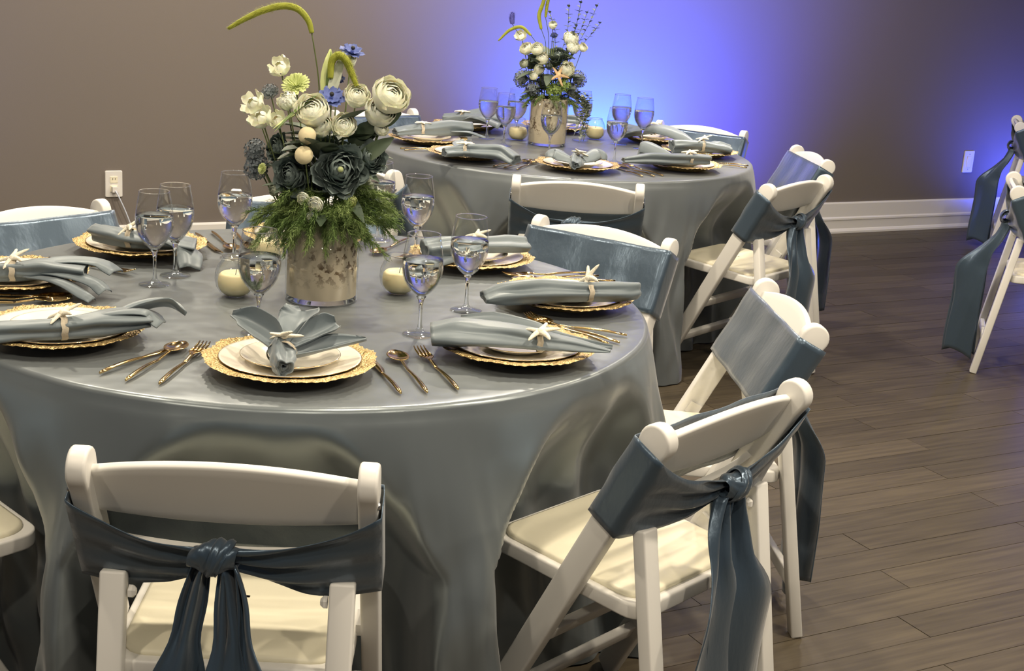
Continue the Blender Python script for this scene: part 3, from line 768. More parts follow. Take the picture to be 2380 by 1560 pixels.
# ------------------------------------------------------------ napkins
def roll(mb, pts, ws, hs, seed, n=52, ns=34, fl=0.15):
    """a soft rolled bundle: elliptical section with folds, ends tucked in"""
    P = crv(pts, ns); rows = []
    for i, p in enumerate(P):
        t = i / (ns - 1)
        d = (P[min(i + 1, ns - 1)] - P[max(i - 1, 0)]).normalized(); side = d.cross(Vector((0, 0, 1))).normalized(); upv = side.cross(d)
        w_ = icr(ws, t); h_ = icr(hs, t); r_ = []
        for k in range(n):
            a = 2 * PI * k / n
            m_ = 1 + fl * math.sin(3 * a + seed + 1.5 * t) + 0.7 * fl * math.sin(5 * a - seed * 2 + 2 * t) + fl * 0.8 * noise.noise(Vector((math.cos(a) * 2, math.sin(a) * 2, t * 5 + seed)))
            r_.append(p + side * (w_ * math.cos(a) * m_) + upv * (h_ * math.sin(a) * m_))
        rows.append(r_)
    def cap(i0, sgn):
        p = P[i0]; d = (P[1] - P[0]).normalized() if i0 == 0 else (P[-1] - P[-2]).normalized()
        base = rows[0] if i0 == 0 else rows[-1]; out = []
        for s_, dep in ((0.82, 0.001), (0.72, -0.008), (0.62, -0.002), (0.5, -0.010), (0.36, -0.003), (0.12, -0.014)):
            out.append([p + (q - p) * s_ + d * (dep * sgn) for q in base])
        return out
    c0 = cap(0, -1)[::-1]; c1 = cap(ns - 1, 1)
    mb.grid(c0 + rows + c1, closed_u=True)
def flap(mb, pts, ws, cup, seed, roll_ang=0.0, ns=18, nw=13, side_dir=None):
    P = crv(pts, ns); rows = []
    for i, p in enumerate(P):
        t = i / (ns - 1)
        d = (P[min(i + 1, ns - 1)] - P[max(i - 1, 0)]).normalized(); side = (Vector(side_dir) if side_dir else d.cross(Vector((0, 0, 1)))); side = (side - d * side.dot(d)).normalized(); nr = side.cross(d)
        a = roll_ang if not hasattr(roll_ang, '__len__') else icr(roll_ang, t)
        s2 = side * math.cos(a) + nr * math.sin(a); n2 = nr * math.cos(a) - side * math.sin(a)
        w_ = icr(ws, t); r_ = []
        for j in range(nw):
            q = lerp(-1, 1, j / (nw - 1))
            r_.append(p + s2 * (w_ * math.sin(q * (1 + 0.15 * cup)) ) + n2 * (cup * w_ * (1 - math.cos(q * 1.4)) + 0.002 * math.sin(q * 5 + seed + t * 4)))
        rows.append(r_)
    top = rows; bot = [[v + Vector((0, 0, -0.0022)) for v in r_] for r_ in rows]
    ring = [top[i] + bot[i][::-1] for i in range(ns)]
    b0 = len(mb.v); mb.grid(ring, closed_u=True); k = 2 * nw
    mb.f.append(tuple(range(b0, b0 + k))); mb.f.append(tuple(range(b0 + (ns - 1) * k, b0 + ns * k)))
Z0 = 0.757
def napkin(label, group, ring, rdir, build, star=None, star_rot=(0, 0, 0), star_m=None):
    """ring: position; rdir: direction of the roll through it; all in world coordinates, origin moved to the ring"""
    mb = MB(); build(mb)
    c = Vector(ring)
    mb.v = [tuple(Vector(v) - c) for v in mb.v]
    o = mb.build('napkin', M['napkin'], None, loc=c); tag(o, label, 'napkin', 'napkins on the ' + group)
    e = empty('napkin_ring', tuple(c)); a = math.atan2(rdir[1], rdir[0]) - PI / 2
    e.rotation_euler = (0, 0, a); k_ = max(label.find(' on the '), label.find(' behind ') if ' on the ' not in label else -1)
    tag(e, 'jute ring with starfish' + label[k_:], 'napkin ring', 'napkin rings on the ' + group)
    link('band', ring_me, e)
    so = star or (0, 0, 0.027)
    link('starfish', star_m or star_me, e, so, star_rot)
    return o, e
def V(x, y_, z): return (x, y_, z)
NG = 'near table'
# front setting: upright fan
def b_front(mb):
    roll(mb, [V(.068, -.662, .797), V(.058, -.632, .801), V(.05, -.595, .808), V(.052, -.56, .812)], [.016, .022, .026, .026], [.016, .018, .021, .018], 1.0, fl=0.16)
    flap(mb, [V(.050, -.60, .805), V(.020, -.56, .824), V(-.025, -.52, .838), V(-.058, -.51, .848)], [.014, .030, .026, .007], 1.0, 1, [0.2, 0.5, 0.6, 0.7])
    flap(mb, [V(.052, -.58, .812), V(.062, -.54, .84), V(.072, -.515, .852), V(.075, -.50, .862)], [.012, .034, .044, .036], 0.5, 2, 0.05)
    flap(mb, [V(.056, -.578, .820), V(.058, -.535, .84), V(.052, -.50, .858), V(.048, -.49, .868)], [.010, .026, .030, .020], -0.4, 5, -0.1)
    flap(mb, [V(.056, -.59, .810), V(.09, -.55, .823), V(.125, -.525, .836), V(.14, -.515, .842)], [.012, .024, .024, .013], 1.2, 3, -0.5)
    flap(mb, [V(.060, -.605, .800), V(.10, -.575, .803), V(.15, -.545, .812), V(.195, -.525, .822)], [.016, .026, .020, .004], 0.9, 4, -0.2)
napkin('slate napkin fanned upright on the front plate of the near table', NG, (.052, -.600, .806), (0, 1), b_front, (0.002, 0.006, 0.031), (R(-28), 0, R(12)))
def b_rf(mb):
    roll(mb, [V(.308, -.412, .806), V(.36, -.408, .812), V(.44, -.404, .812), V(.519, -.401, .806), V(.59, -.405, .803), V(.655, -.414, .799)], [.030, .038, .034, .024, .020, .006], [.020, .027, .024, .019, .012, .003], 2.0)
    flap(mb, [V(.355, -.30, .812), V(.42, -.335, .822), V(.50, -.375, .822), V(.56, -.39, .81), V(.66, -.40, .803)], [.012, .026, .022, .016, .004], 0.5, 2, -0.3)
napkin('slate napkin rolled towards the glasses on the right front plate, near table', NG, (.519, -.401, .806), (1, 0), b_rf, (0.02, 0.0, 0.024), (R(15), R(10), 0.5))
def b_r(mb):
    roll(mb, [V(.395, -.052, .800), V(.44, -.040, .806), V(.52, -.018, .812), V(.62, .008, .812), V(.69, .045, .810), V(.735, .075, .808)], [.036, .030, .032, .025, .028, .026], [.010, .022, .024, .019, .020, .018], 3.0)
    flap(mb, [V(.60, .012, .80), V(.68, .05, .806), V(.745, .072, .800)], [.02, .026, .012], 0.4, 3, 0.2)
napkin('slate napkin rolled on the plate at the right side of the near table', NG, (.625, .010, .812), (1, .38), b_r, (0.0, 0.0, 0.031), (R(62), 0, 0.2))
def b_lf(mb):
    roll(mb, [V(-.50, -.585, .799), V(-.44, -.56, .803), V(-.365, -.535, .806), V(-.31, -.505, .812), V(-.235, -.455, .815)], [.028, .024, .024, .034, .044], [.016, .018, .018, .022, .014], 4.0)
    flap(mb, [V(-.36, -.53, .815), V(-.30, -.49, .833), V(-.235, -.455, .832), V(-.20, -.455, .808)], [.012, .036, .045, .040], -0.2, 3, 0.15)
    flap(mb, [V(-.30, -.50, .812), V(-.25, -.45, .826), V(-.205, -.415, .830), V(-.17, -.41, .812)], [.015, .030, .030, .014], 0.6, 4, 0.3)
napkin('slate napkin with a folded fan of layers on the left front plate, near table', NG, (-.365, -.535, .806), (1, .5), b_lf, (-0.002, 0.0, 0.027), (R(25), R(-10), 0.3))
def b_l(mb):
    roll(mb, [V(-.70, -.16, .800), V(-.605, -.133, .806), V(-.54, -.115, .812), V(-.46, -.10, .812)], [.022, .024, .036, .046], [.017, .018, .020, .013], 5.0)
    flap(mb, [V(-.60, -.13, .815), V(-.52, -.09, .832), V(-.44, -.075, .830), V(-.395, -.085, .812)], [.012, .038, .042, .034], -0.3, 1, 0.1)
    flap(mb, [V(-.58, -.13, .808), V(-.50, -.125, .815), V(-.43, -.13, .802), V(-.40, -.14, .782)], [.012, .036, .034, .028], -0.5, 2, 0.15)
    flap(mb, [V(-.58, -.14, .800), V(-.50, -.15, .803), V(-.44, -.165, .782), V(-.42, -.17, .768)], [.012, .030, .030, .022], -0.5, 3, 0.2)
napkin('slate napkin in three soft folds on the left plate of the near table', NG, (-.605, -.133, .806), (1, .25), b_l, (-0.002, 0.0, 0.027), (R(30), 0, 0.6))
def b_bl(mb):
    roll(mb, [V(-.555, .285, .812), V(-.50, .25, .812), V(-.455, .235, .81), V(-.38, .25, .806), V(-.31, .262, .80)], [.026, .024, .024, .032, .040], [.020, .02, .019, .018, .010], 6.0)
    flap(mb, [V(-.44, .24, .812), V(-.37, .245, .815), V(-.32, .23, .800), V(-.30, .17, .768)], [.014, .040, .046, .030], -0.3, 3, 0.2)
napkin('slate napkin on the plate at the left back of the near table', NG, (-.462, .238, .811), (1, .05), b_bl, (0.0, 0.0, 0.027), (R(35), 0, 0.2))
def b_br(mb):
    roll(mb, [V(.235, .345, .806), V(.30, .37, .814), V(.36, .41, .814), V(.43, .45, .812), V(.48, .475, .812)], [.044, .038, .025, .032, .034], [.026, .024, .019, .022, .018], 7.0)
    flap(mb, [V(.33, .36, .80), V(.27, .31, .802), V(.235, .285, .797)], [.012, .034, .03], -0.4, 3, 0.2)
napkin('slate napkin behind the right-hand goblets of the near table', NG, (.36, .41, .814), (1, .6), b_br, (0.0, 0.0, 0.027), (R(20), 0, 0.2))
def b_b(mb):
    roll(mb, [V(-.19, .56, .806), V(-.10, .567, .812), V(-.02, .575, .812), V(.03, .58, .808)], [.034, .025, .030, .034], [.02, .019, .022, .018], 8.0)
napkin('slate napkin on the plate hidden behind the near vase', NG, (-.10, .567, .812), (1, .05), b_b)

FGp = 'far table'
def b_e(mb):
    roll(mb, [V(.650, 2.005, .797), V(.652, 2.04, .803), V(.655, 2.08, .808), V(.66, 2.12, .81)], [.016, .026, .026, .024], [.014, .022, .021, .018], 1.5, fl=0.18)
    flap(mb, [V(.652, 2.05, .808), V(.61, 2.08, .828), V(.575, 2.10, .840), V(.562, 2.08, .812)], [.016, .040, .044, .030], -0.6, 1, 0.2)
    flap(mb, [V(.658, 2.05, .808), V(.695, 2.08, .830), V(.735, 2.11, .848), V(.750, 2.09, .815)], [.016, .040, .044, .030], -0.6, 2, -0.2)
napkin('slate napkin with two puffed lobes on the front plate of the far table', FGp, (.655, 2.065, .808), (0, 1), b_e, (0.01, 0.0, 0.029), (R(-20), R(20), 0.2))
def b_d(mb):
    roll(mb, [V(.17, 2.07, .802), V(.235, 2.10, .808), V(.30, 2.09, .812), V(.38, 2.08, .814), V(.435, 2.05, .795)], [.026, .026, .034, .040, .034], [.016, .02, .025, .027, .020], 2.5)
    flap(mb, [V(.24, 2.12, .80), V(.22, 2.17, .820), V(.25, 2.20, .828)], [.012, .03, .03], 0.5, 3, 0.2)
napkin('slate napkin rolled fat to the right on the left front plate, far table', FGp, (.245, 2.10, .81), (1, 0), b_d)
def b_c(mb):
    roll(mb, [V(-.06, 2.56, .80), V(.0, 2.59, .808), V(.07, 2.61, .814), V(.15, 2.66, .820), V(.235, 2.70, .816)], [.034, .028, .026, .034, .038], [.014, .018, .022, .028, .026], 3.5)
    flap(mb, [V(.16, 2.63, .81), V(.23, 2.66, .81), V(.30, 2.67, .79)], [.02, .034, .02], -0.3, 3, 0.2)
napkin('slate napkin rolled on the plate at the left side of the far table', FGp, (.045, 2.60, .812), (1, .3), b_c)
def b_f(mb):
    roll(mb, [V(.835, 2.19, .802), V(.93, 2.22, .812), V(1.02, 2.25, .812), V(1.10, 2.28, .812), V(1.165, 2.31, .81)], [.020, .034, .034, .028, .026], [.010, .022, .022, .021, .020], 4.5)
    flap(mb, [V(1.05, 2.27, .81), V(.98, 2.33, .842), V(.92, 2.40, .852), V(.90, 2.41, .80)], [.014, .044, .056, .046], -0.7, 1, 0.2)
napkin('slate napkin rolled on the right front plate of the far table', FGp, (1.09, 2.275, .812), (1, .35), b_f, (0.0, 0, 0.026), (R(10), 0, 0.4))
def b_g(mb):
    roll(mb, [V(1.06, 2.66, .808), V(1.12, 2.68, .812), V(1.19, 2.70, .812), V(1.27, 2.70, .806), V(1.31, 2.70, .80)], [.034, .030, .024, .030, .022], [.026, .022, .019, .018, .012], 5.5)
    flap(mb, [V(1.17, 2.72, .815), V(1.11, 2.77, .85), V(1.04, 2.84, .868), V(.98, 2.90, .858)], [.014, .042, .052, .040], -0.6, 2, 0.2)
    flap(mb, [V(1.20, 2.70, .81), V(1.25, 2.73, .832), V(1.31, 2.75, .815)], [.012, .03, .02], -0.5, 3, 0.0)
napkin('slate napkin heaped loosely on the right plate of the far table', FGp, (1.19, 2.70, .812), (1, .1), b_g, (0, 0, 0.03), (R(20), 0, 0.4))
def b_h(mb):
    roll(mb, [V(.86, 3.00, .80), V(.94, 3.06, .81), V(1.02, 3.13, .812), V(1.08, 3.18, .808)], [.042, .034, .026, .03], [.018, .022, .019, .018], 6.5)
    flap(mb, [V(1.0, 3.12, .81), V(.92, 3.12, .83), V(.84, 3.10, .82)], [.014, .045, .03], -0.5, 2, 0.2)
napkin('dark napkin on the right back plate of the far table', FGp, (1.02, 3.13, .812), (1, .7), b_h)
def b_i(mb):
    roll(mb, [V(.10, 3.10, .802), V(.17, 3.09, .812), V(.27, 3.09, .822), V(.38, 3.08, .815)], [.026, .026, .044, .05], [.018, .02, .030, .03], 7.5)
    flap(mb, [V(.19, 3.07, .81), V(.26, 3.02, .84), V(.36, 2.99, .81)], [.014, .05, .05], -0.5, 2, 0.1)
napkin('dark napkin piled on the left back plate of the far table', FGp, (.18, 3.09, .812), (1, 0), b_i)
def b_j(mb):
    roll(mb, [V(.52, 3.30, .806), V(.60, 3.31, .812), V(.70, 3.31, .812)], [.034, .025, .034], [.02, .019, .02], 8.5)
napkin('napkin on the plate hidden behind the far vase', FGp, (.60, 3.31, .812), (1, 0), b_j)

# ------------------------------------------------------------ plates
def setting(x, y_, where, grp, rot):
    for nm, me, dz, lab, cat, r_ in (('charger_plate', ch_me, 0.0, 'gold beaded charger plate', 'charger', None), ('dinner_plate', din_me, 0.0105, 'white dinner plate with a gold rim', 'plate', 0.131), ('salad_plate', sal_me, 0.0155, 'small white plate stacked on top', 'plate', 0.092)):
        o = link(nm, me, None, (x, y_, Z0 + dz), (0, 0, rot)); tag(o, lab + ' ' + where, cat, {'charger_plate': 'gold chargers', 'dinner_plate': 'dinner plates', 'salad_plate': 'salad plates'}[nm] + ' on the ' + grp)
        if r_: link('gold_rim', rim_me[r_], o)
for x, y_, wh in [(.058, -.542, 'at the front of the near table'), (.473, -.340, 'at the right front of the near table'), (.579, .103, 'at the right side of the near table'), (.347, .449, 'at the right back of the near table'),
                  (-.462, .337, 'at the left back of the near table'), (-.403, -.440, 'at the left front of the near table'), (-.635, -.055, 'at the left side of the near table'), (-.096, .567, 'behind the vase of the near table')]:
    setting(x, y_, wh, NG, random.uniform(0, 6))
for x, y_, wh in [(.665, 2.173, 'at the front of the far table'), (1.069, 2.370, 'at the right front of the far table'), (1.190, 2.790, 'at the right side of the far table'), (1.02, 3.14, 'at the right back of the far table'),
                  (.60, 3.31, 'behind the vase of the far table'), (.21, 3.14, 'at the left back of the far table'), (.072, 2.605, 'at the left side of the far table'), (.252, 2.274, 'at the left front of the far table')]:
    setting(x, y_, wh, FGp, random.uniform(0, 6))

# ------------------------------------------------------------ cutlery from measured ends (handle end, tip)
def cut(kind, a, b, lab, grp): put_cut(kind, a, math.atan2(b[1] - a[1], b[0] - a[0]), 'gold %s %s' % (kind, lab), 'gold %ss on the %s' % (kind, grp))
cut('knife', (-.2635, -.6465), (-.203, -.505), 'left of the front plate, outermost of three, near table', NG)
cut('spoon', (-.2085, -.6775), (-.1665, -.4402), 'left of the front plate, middle of three, near table', NG)
cut('fork', (-.1477, -.6838), (-.1234, -.4294), 'left of the front plate, beside its rim, near table', NG)
cut('knife', (.2735, -.6437), (.190, -.44), 'right of the front plate, blade under its rim, near table', NG)
cut('spoon', (.3192, -.6284), (.2359, -.4006), 'right of the front plate, middle of three, near table', NG)
cut('fork', (.3731, -.5985), (.2841, -.3736), 'between the front and right front plates, near table', NG)
cut('knife', (.7075, -.1473), (.5347, -.0967), 'behind the right front plate, farthest of three, near table', NG)
cut('spoon', (.6884, -.2093), (.5263, -.0855), 'behind the right front plate, middle of three, near table', NG)
cut('fork', (.6651, -.225), (.5015, -.055), 'behind the right front plate, nearest of three, near table', NG)
cut('knife', (.7097, .3564), (.5306, .3072), 'behind the right plate, nearest of three, near table', NG)
cut('spoon', (.670, .402), (.4644, .290), 'behind the right plate, middle of three, near table', NG)
cut('fork', (.655, .432), (.4411, .3263), 'behind the right plate, farthest of three, near table', NG)
cut('spoon', (-.350, .610), (-.242, .3899), 'right of the left back plate, near table', NG)
cut('knife', (-.385, .575), (-.2772, .3805), 'right of the left back plate, beside its rim, near table', NG)
cut('fork', (-.300, .640), (-.210, .43), 'left of the plate behind the vase, near table', NG)
cut('spoon', (.165, .70), (.100, .475), 'behind the vase to the right, near table', NG)
cut('fork', (.255, .640), (.170, .430), 'left of the right back plate, near table', NG)
cut('fork', (-.690, -.28), (-.490, -.185), 'above the left front plate, nearest of three, near table', NG)
cut('spoon', (-.700, -.245), (-.485, -.150), 'above the left front plate, middle of three, near table', NG)
cut('knife', (-.705, -.21), (-.50, -.13), 'above the left front plate, farthest of three, near table', NG)
cut('fork', (-.64, .19), (-.47, .115), 'above the left plate, near table', NG)
# far table
cut('knife', (.352, 2.085), (.46, 2.30), 'between the left front and front plates, outer of three, far table', FGp)
cut('spoon', (.392, 2.070), (.491, 2.295), 'between the left front and front plates, middle of three, far table', FGp)
cut('fork', (.440, 2.055), (.515, 2.29), 'between the left front and front plates, inner of three, far table', FGp)
cut('fork', (.985, 2.150), (.860, 2.34), 'between the front and right front plates, right of three, far table', FGp)
cut('spoon', (.950, 2.120), (.831, 2.32), 'between the front and right front plates, middle of three, far table', FGp)
cut('knife', (.905, 2.095), (.80, 2.30), 'between the front and right front plates, left of three, far table', FGp)
cut('knife', (1.365, 2.57), (1.17, 2.60), 'between the right front and right plates, far table', FGp)
cut('fork', (1.350, 2.51), (1.15, 2.56), 'between the right front and right plates, nearer one, far table', FGp)
cut('knife', (-.02, 2.385), (.165, 2.47), 'between the left and left front plates, far table', FGp)
cut('fork', (.0, 2.345), (.19, 2.44), 'between the left and left front plates, nearer one, far table', FGp)

# ------------------------------------------------------------ goblets and votives
for x, y_, l in [(.273, -.241, 'big in front, right of the vase'), (.358, -.019, 'farthest right, beyond the front one'), (-.046, -.313, 'left of centre, behind the upright napkin'), (-.232, .336, 'beyond the left votive, left of the vase'),
                 (-.344, .020, 'leftmost, standing by the left napkin'), (-.322, .115, 'just behind the leftmost goblet'), (.203, .476, 'back row, right of the vase'), (.085, .66, 'hidden behind the bouquet')]:
    put_gob(x, y_, 'clear stemmed water goblet on the near table, ' + l, 'goblets on the near table')
for x, y_, l in [(.299, 2.876, 'farthest left'), (.375, 2.699, 'second from the left'), (.56, 2.49, 'in front of the vase'), (.816, 2.424, 'tallest seen, right of the vase'), (.956, 2.90, 'farthest right'), (.866, 2.985, 'behind, right of the vase'), (.42, 2.92, 'behind the second from the left'), (.70, 3.03, 'half hidden by the trailing greens')]:
    put_gob(x, y_, 'clear stemmed water goblet on the far table, ' + l, 'goblets on the far table')
for x, y_, l, g in [(-.152, -.030, 'left of the near vase', 'on the near table'), (.197, .095, 'right of the near vase', 'on the near table'), (-.150, .33, 'behind the near vase', 'on the near table'),
                 (.765, 3.10, 'right of the far vase', 'on the far table'), (.43, 2.90, 'left of the far vase', 'on the far table')]:
    put_vot(x, y_, l, g)

# ------------------------------------------------------------ vases and flowers
def vase(x, y_, label):
    e = empty('cylinder_vase', (x, y_, Z0), 0.0 if y_ < 1 else 1.9); tag(e, label, 'vase', 'birch-lined glass vases')
    MB().lathe([(0.0, 0.0), (0.078, 0.0), (0.0805, 0.003), (0.0805, 0.2), (0.0785, 0.2)], 56).build('glass_cylinder', M['glass'], e)
    MB().lathe([(0.0, 0.001), (0.077, 0.001), (0.0775, 0.004), (0.076, 0.010), (0.0, 0.012)], 56).build('glass_base', M['glass_solid'], e)
    rows = []
    for i in range(9):
        z = lerp(0.0125, 0.196, i / 8); rows.append([((0.0765 - 0.0012 * noise.noise(Vector((math.cos(a) * 4, math.sin(a) * 4, z * 20)))) * math.cos(a), (0.0765) * math.sin(a), z) for a in [2 * PI * k / 56 for k in range(56)]])
    mb = MB(); mb.grid(rows, closed_u=True); mb.lathe([(0.0765, 0.0125), (0.0, 0.0125)], 56); o = mb.build('birch_liner', M['birch'], e)
def petal(mb, R_, H, az, wid, open_, curl, nu=6, nv=6, ruff=0.0, seed=0.0):
    """petal of a cup flower about +Z"""
    rows = []
    for i in range(nv + 1):
        t = i / nv; rad = R_ * (t ** 0.62) * (1 + open_ * t * t); z = H * (t ** 1.5) - curl * R_ * max(0, t - 0.6) ** 2 * 4
        sh = math.sin(PI * min(1, 0.12 + 0.80 * t)) ** 0.6 if t < 1 else 0.62
        r_ = []
        for j in range(nu + 1):
            q = lerp(-1, 1, j / nu); a = az + q * wid * sh / (0.35 + 0.65 * t)
            rr = rad * (1 - 0.10 * q * q * t) + ruff * R_ * math.sin(q * 5 + seed) * t
            zz = z - 0.16 * H * q * q * t + ruff * R_ * math.cos(q * 7 + seed) * t
            r_.append((rr * math.cos(a), rr * math.sin(a), zz))
        rows.append(r_)
    mb.grid(rows)
def gpetal(mb, r_, az, wid, th0, th1, lip, ruff, seed, nu=6, nv=6):
    """petal lying on a sphere shell, th0..th1 measured from the facing axis, rim lipped outwards"""
    rows = []
    for i in range(nv + 1):
        t = i / nv; th = lerp(th0, th1, t); rr = r_ * (1 + lip * sstep(0.55, 1, t)); row = []
        w_ = wid * (math.sin(PI * lerp(0.15, 0.80, t)) ** 0.5)
        for j in range(nu + 1):
            q = lerp(-1, 1, j / nu); a = az + q * w_
            r2 = rr * (1 + ruff * math.sin(q * 4 + seed + t * 3) * t - 0.05 * q * q * t); tt = th + 0.10 * q * q * t
            row.append((r2 * math.sin(tt) * math.cos(a), r2 * math.sin(tt) * math.sin(a), r2 * math.cos(tt)))
        rows.append(row)
    mb.grid(rows)
def rose_me(name, m, seed, layers=6, ruff=0.05, openn=0.0):
    rg = random.Random(seed); mb = MB()
    for l in range(layers):
        f = l / (layers - 1); n_ = 3 + l // 2 + (1 if l > 2 else 0)
        for k in range(n_):
            gpetal(mb, lerp(0.36 if openn else 0.5, 0.92, f), 2 * PI * k / n_ + l * 0.8 + rg.uniform(-.2, .2), lerp(1.35, 0.85, f), 2.6, lerp(0.22, 1.0 + openn, f) + rg.uniform(-.08, .08), lerp(0.08, 0.30 + openn * .3, f), ruff, rg.uniform(0, 6))
    mb.ball((0, 0, 0.10), 0.30, 10, 6, (1, 1, 1.2))
    return mb.mesh(name, m, fix=False)
def peony_me(name, m, seed):
    rg = random.Random(seed); mb = MB()
    for l in range(6):
        f = l / 5; n_ = 7 + l
        for k in range(n_):
            gpetal(mb, lerp(0.70, 1.0, f) * rg.uniform(.93, 1.05), 2 * PI * k / n_ + l * 0.7 + rg.uniform(-.2, .2), 0.55, lerp(1.5, 2.6, f), lerp(0.05, 0.95, f) + rg.uniform(-.12, .12), lerp(0.02, 0.14, f), 0.11, rg.uniform(0, 6))
    mb.ball((0, 0, 0.0), 0.55, 10, 6)
    return mb.mesh(name, m, fix=False)
def openrose_me(name, m, seed): return rose_me(name, m, seed, 7, 0.13, 0.5)
def orchid_me(name, m, seed):
    mb = MB(); rg = random.Random(seed)
    for k in range(5): gpetal(mb, 0.95, 2 * PI * k / 5 + rg.uniform(-.25, .25), 0.60, 2.7, rg.uniform(0.75, 1.25), 0.35, 0.09, k)
    for k in range(4): gpetal(mb, 0.62, 2 * PI * k / 4 + 0.5, 0.8, 2.6, 0.4, 0.1, 0.06, k + 3)
    mb.ball((0, 0, 0), 0.35, 8, 6)
    return mb.mesh(name, m, fix=False)
def anemone_me(name, m, seed):
    mb = MB(); rg = random.Random(seed)
    for l in range(2):
        for k in range(6): petal(mb, 1.0 - 0.25 * l, 0.25 + 0.3 * l, 2 * PI * k / 6 + l * 0.5 + rg.uniform(-.1, .1), 0.55, 0.05, 0.05, ruff=0.07, seed=k * 1.3 + l)
    mb.ball((0, 0, 0.2), 0.16, 10, 6)
    return mb.mesh(name, m, fix=False)
def mum_me(name, m, seed):
    mb = MB(); rg = random.Random(seed)
    for l in range(6):
        f = (l + 1) / 6; n_ = 8 + 3 * l
        for k in range(n_): petal(mb, 0.25 + 0.75 * f, lerp(0.9, 0.1, f), 2 * PI * k / n_ + l * 0.4 + rg.uniform(-.1, .1), 0.16, 0.0, 0.1, nu=2, nv=4)
    return mb.mesh(name, m, fix=False)
def hydrangea_me(name, m, seed):
    mb = MB(); rg = random.Random(seed)
    for i in range(46):
        ph = math.acos(1 - 1.75 * (i + .5) / 46); az = i * 2.399963
        d = Vector((math.sin(ph) * math.cos(az), math.sin(ph) * math.sin(az), math.cos(ph)))
        c = d * rg.uniform(0.78, 0.98); u = d.cross(Vector((0.3, 0.2, 0.9))).normalized(); v = d.cross(u)
        a0 = rg.uniform(0, 1.5); s = rg.uniform(0.24, 0.32)
        for k in range(4):
            a = a0 + k * PI / 2; e1 = u * math.cos(a) + v * math.sin(a); e2 = u * math.cos(a + PI / 2) + v * math.sin(a + PI / 2)
            mb.add([c, c + e1 * s * .6 + e2 * s * .42 + d * .04, c + e1 * s * 1.1 + d * .07, c + e1 * s * .6 - e2 * s * .42 + d * .04], [(0, 1, 2, 3)])
    mb.ball((0, 0, 0), 0.6, 12, 8)
    return mb.mesh(name, m, fix=False)
def ball_me(name, m, seed):
    mb = MB(); rows = []
    for i in range(15):
        a = PI * i / 14; rows.append([Vector((math.sin(a) * math.cos(b), math.sin(a) * math.sin(b), math.cos(a))) * (1 + 0.03 * noise.noise(Vector((math.sin(a) * math.cos(b) * 5, math.sin(a) * math.sin(b) * 5, math.cos(a) * 5)))) for b in [2 * PI * k / 22 for k in range(22)]])
    mb.grid(rows, closed_u=True); return mb.mesh(name, m)
FM = {}
MK = {'rose': rose_me, 'peony': peony_me, 'orchid': orchid_me, 'anemone': anemone_me, 'mum': mum_me, 'hydrangea': hydrangea_me, 'ball': ball_me}
NAMES = {'rose': 'rose', 'peony': 'peony', 'orchid': 'freesia', 'anemone': 'anemone', 'mum': 'chrysanthemum', 'hydrangea': 'hydrangea', 'ball': 'craspedia_ball'}
CW = {'white': 'ivory', 'lime': 'lime', 'pale': 'pale grey', 'cream': 'cream', 'teal': 'dark teal', 'dusk': 'dusky blue', 'green': 'apple green', 'blue': 'periwinkle blue', 'navy': 'navy'}
def flower_me(kind, tone, v):
    key = (kind, tone, v)
    if key not in FM: FM[key] = (openrose_me if tone == 'teal' else MK[kind])(NAMES[kind], M[tone + '_petal'], 10 * v + len(kind))
    return FM[key]
def bristle(mb, pts, r_, seed, n=520, core=0.45):
    rg = random.Random(seed); P = crv(pts, 40)
    rads = [r_ * core * (0.35 + 0.65 * math.sin(PI * min(1, 0.12 + 0.86 * i / 39)) ** 0.6) for i in range(40)]
    mb.tube(P, rads, 8)
    for _ in range(n):
        i = rg.randrange(0, 39); d = (P[i + 1] - P[i]).normalized(); c = P[i].lerp(P[i + 1], rg.random())
        q = Vector((rg.gauss(0, 1), rg.gauss(0, 1), rg.gauss(0, 1))); q = (q - d * q.dot(d)).normalized(); s = d.cross(q)
        L = r_ * (0.75 + 0.5 * rg.random()) * (0.5 + 0.6 * math.sin(PI * i / 39)); tip = c + q * L + d * L * 0.7
        mb.add([c + s * 0.0009, c - s * 0.0009, tip], [(0, 1, 2)])
def leaf(mb, p, d, L, w_, seed, bend=0.3, up_=(0, 0, 1)):
    d = Vector(d).normalized(); s = d.cross(Vector(up_)).normalized() if abs(d.z) < .95 else Vector((1, 0, 0)); n_ = s.cross(d); rows = []
    for i in range(8):
        t = i / 7; c = Vector(p) + d * (L * t) - n_ * (bend * L * t * t); ww = w_ * math.sin(PI * (0.04 + 0.94 * t)) ** 0.8
        rows.append([c - s * ww + n_ * ww * 0.35, c - s * ww * .5 + n_ * ww * 0.12, c, c + s * ww * .5 + n_ * ww * 0.12, c + s * ww + n_ * ww * 0.35])
    mb.grid(rows)
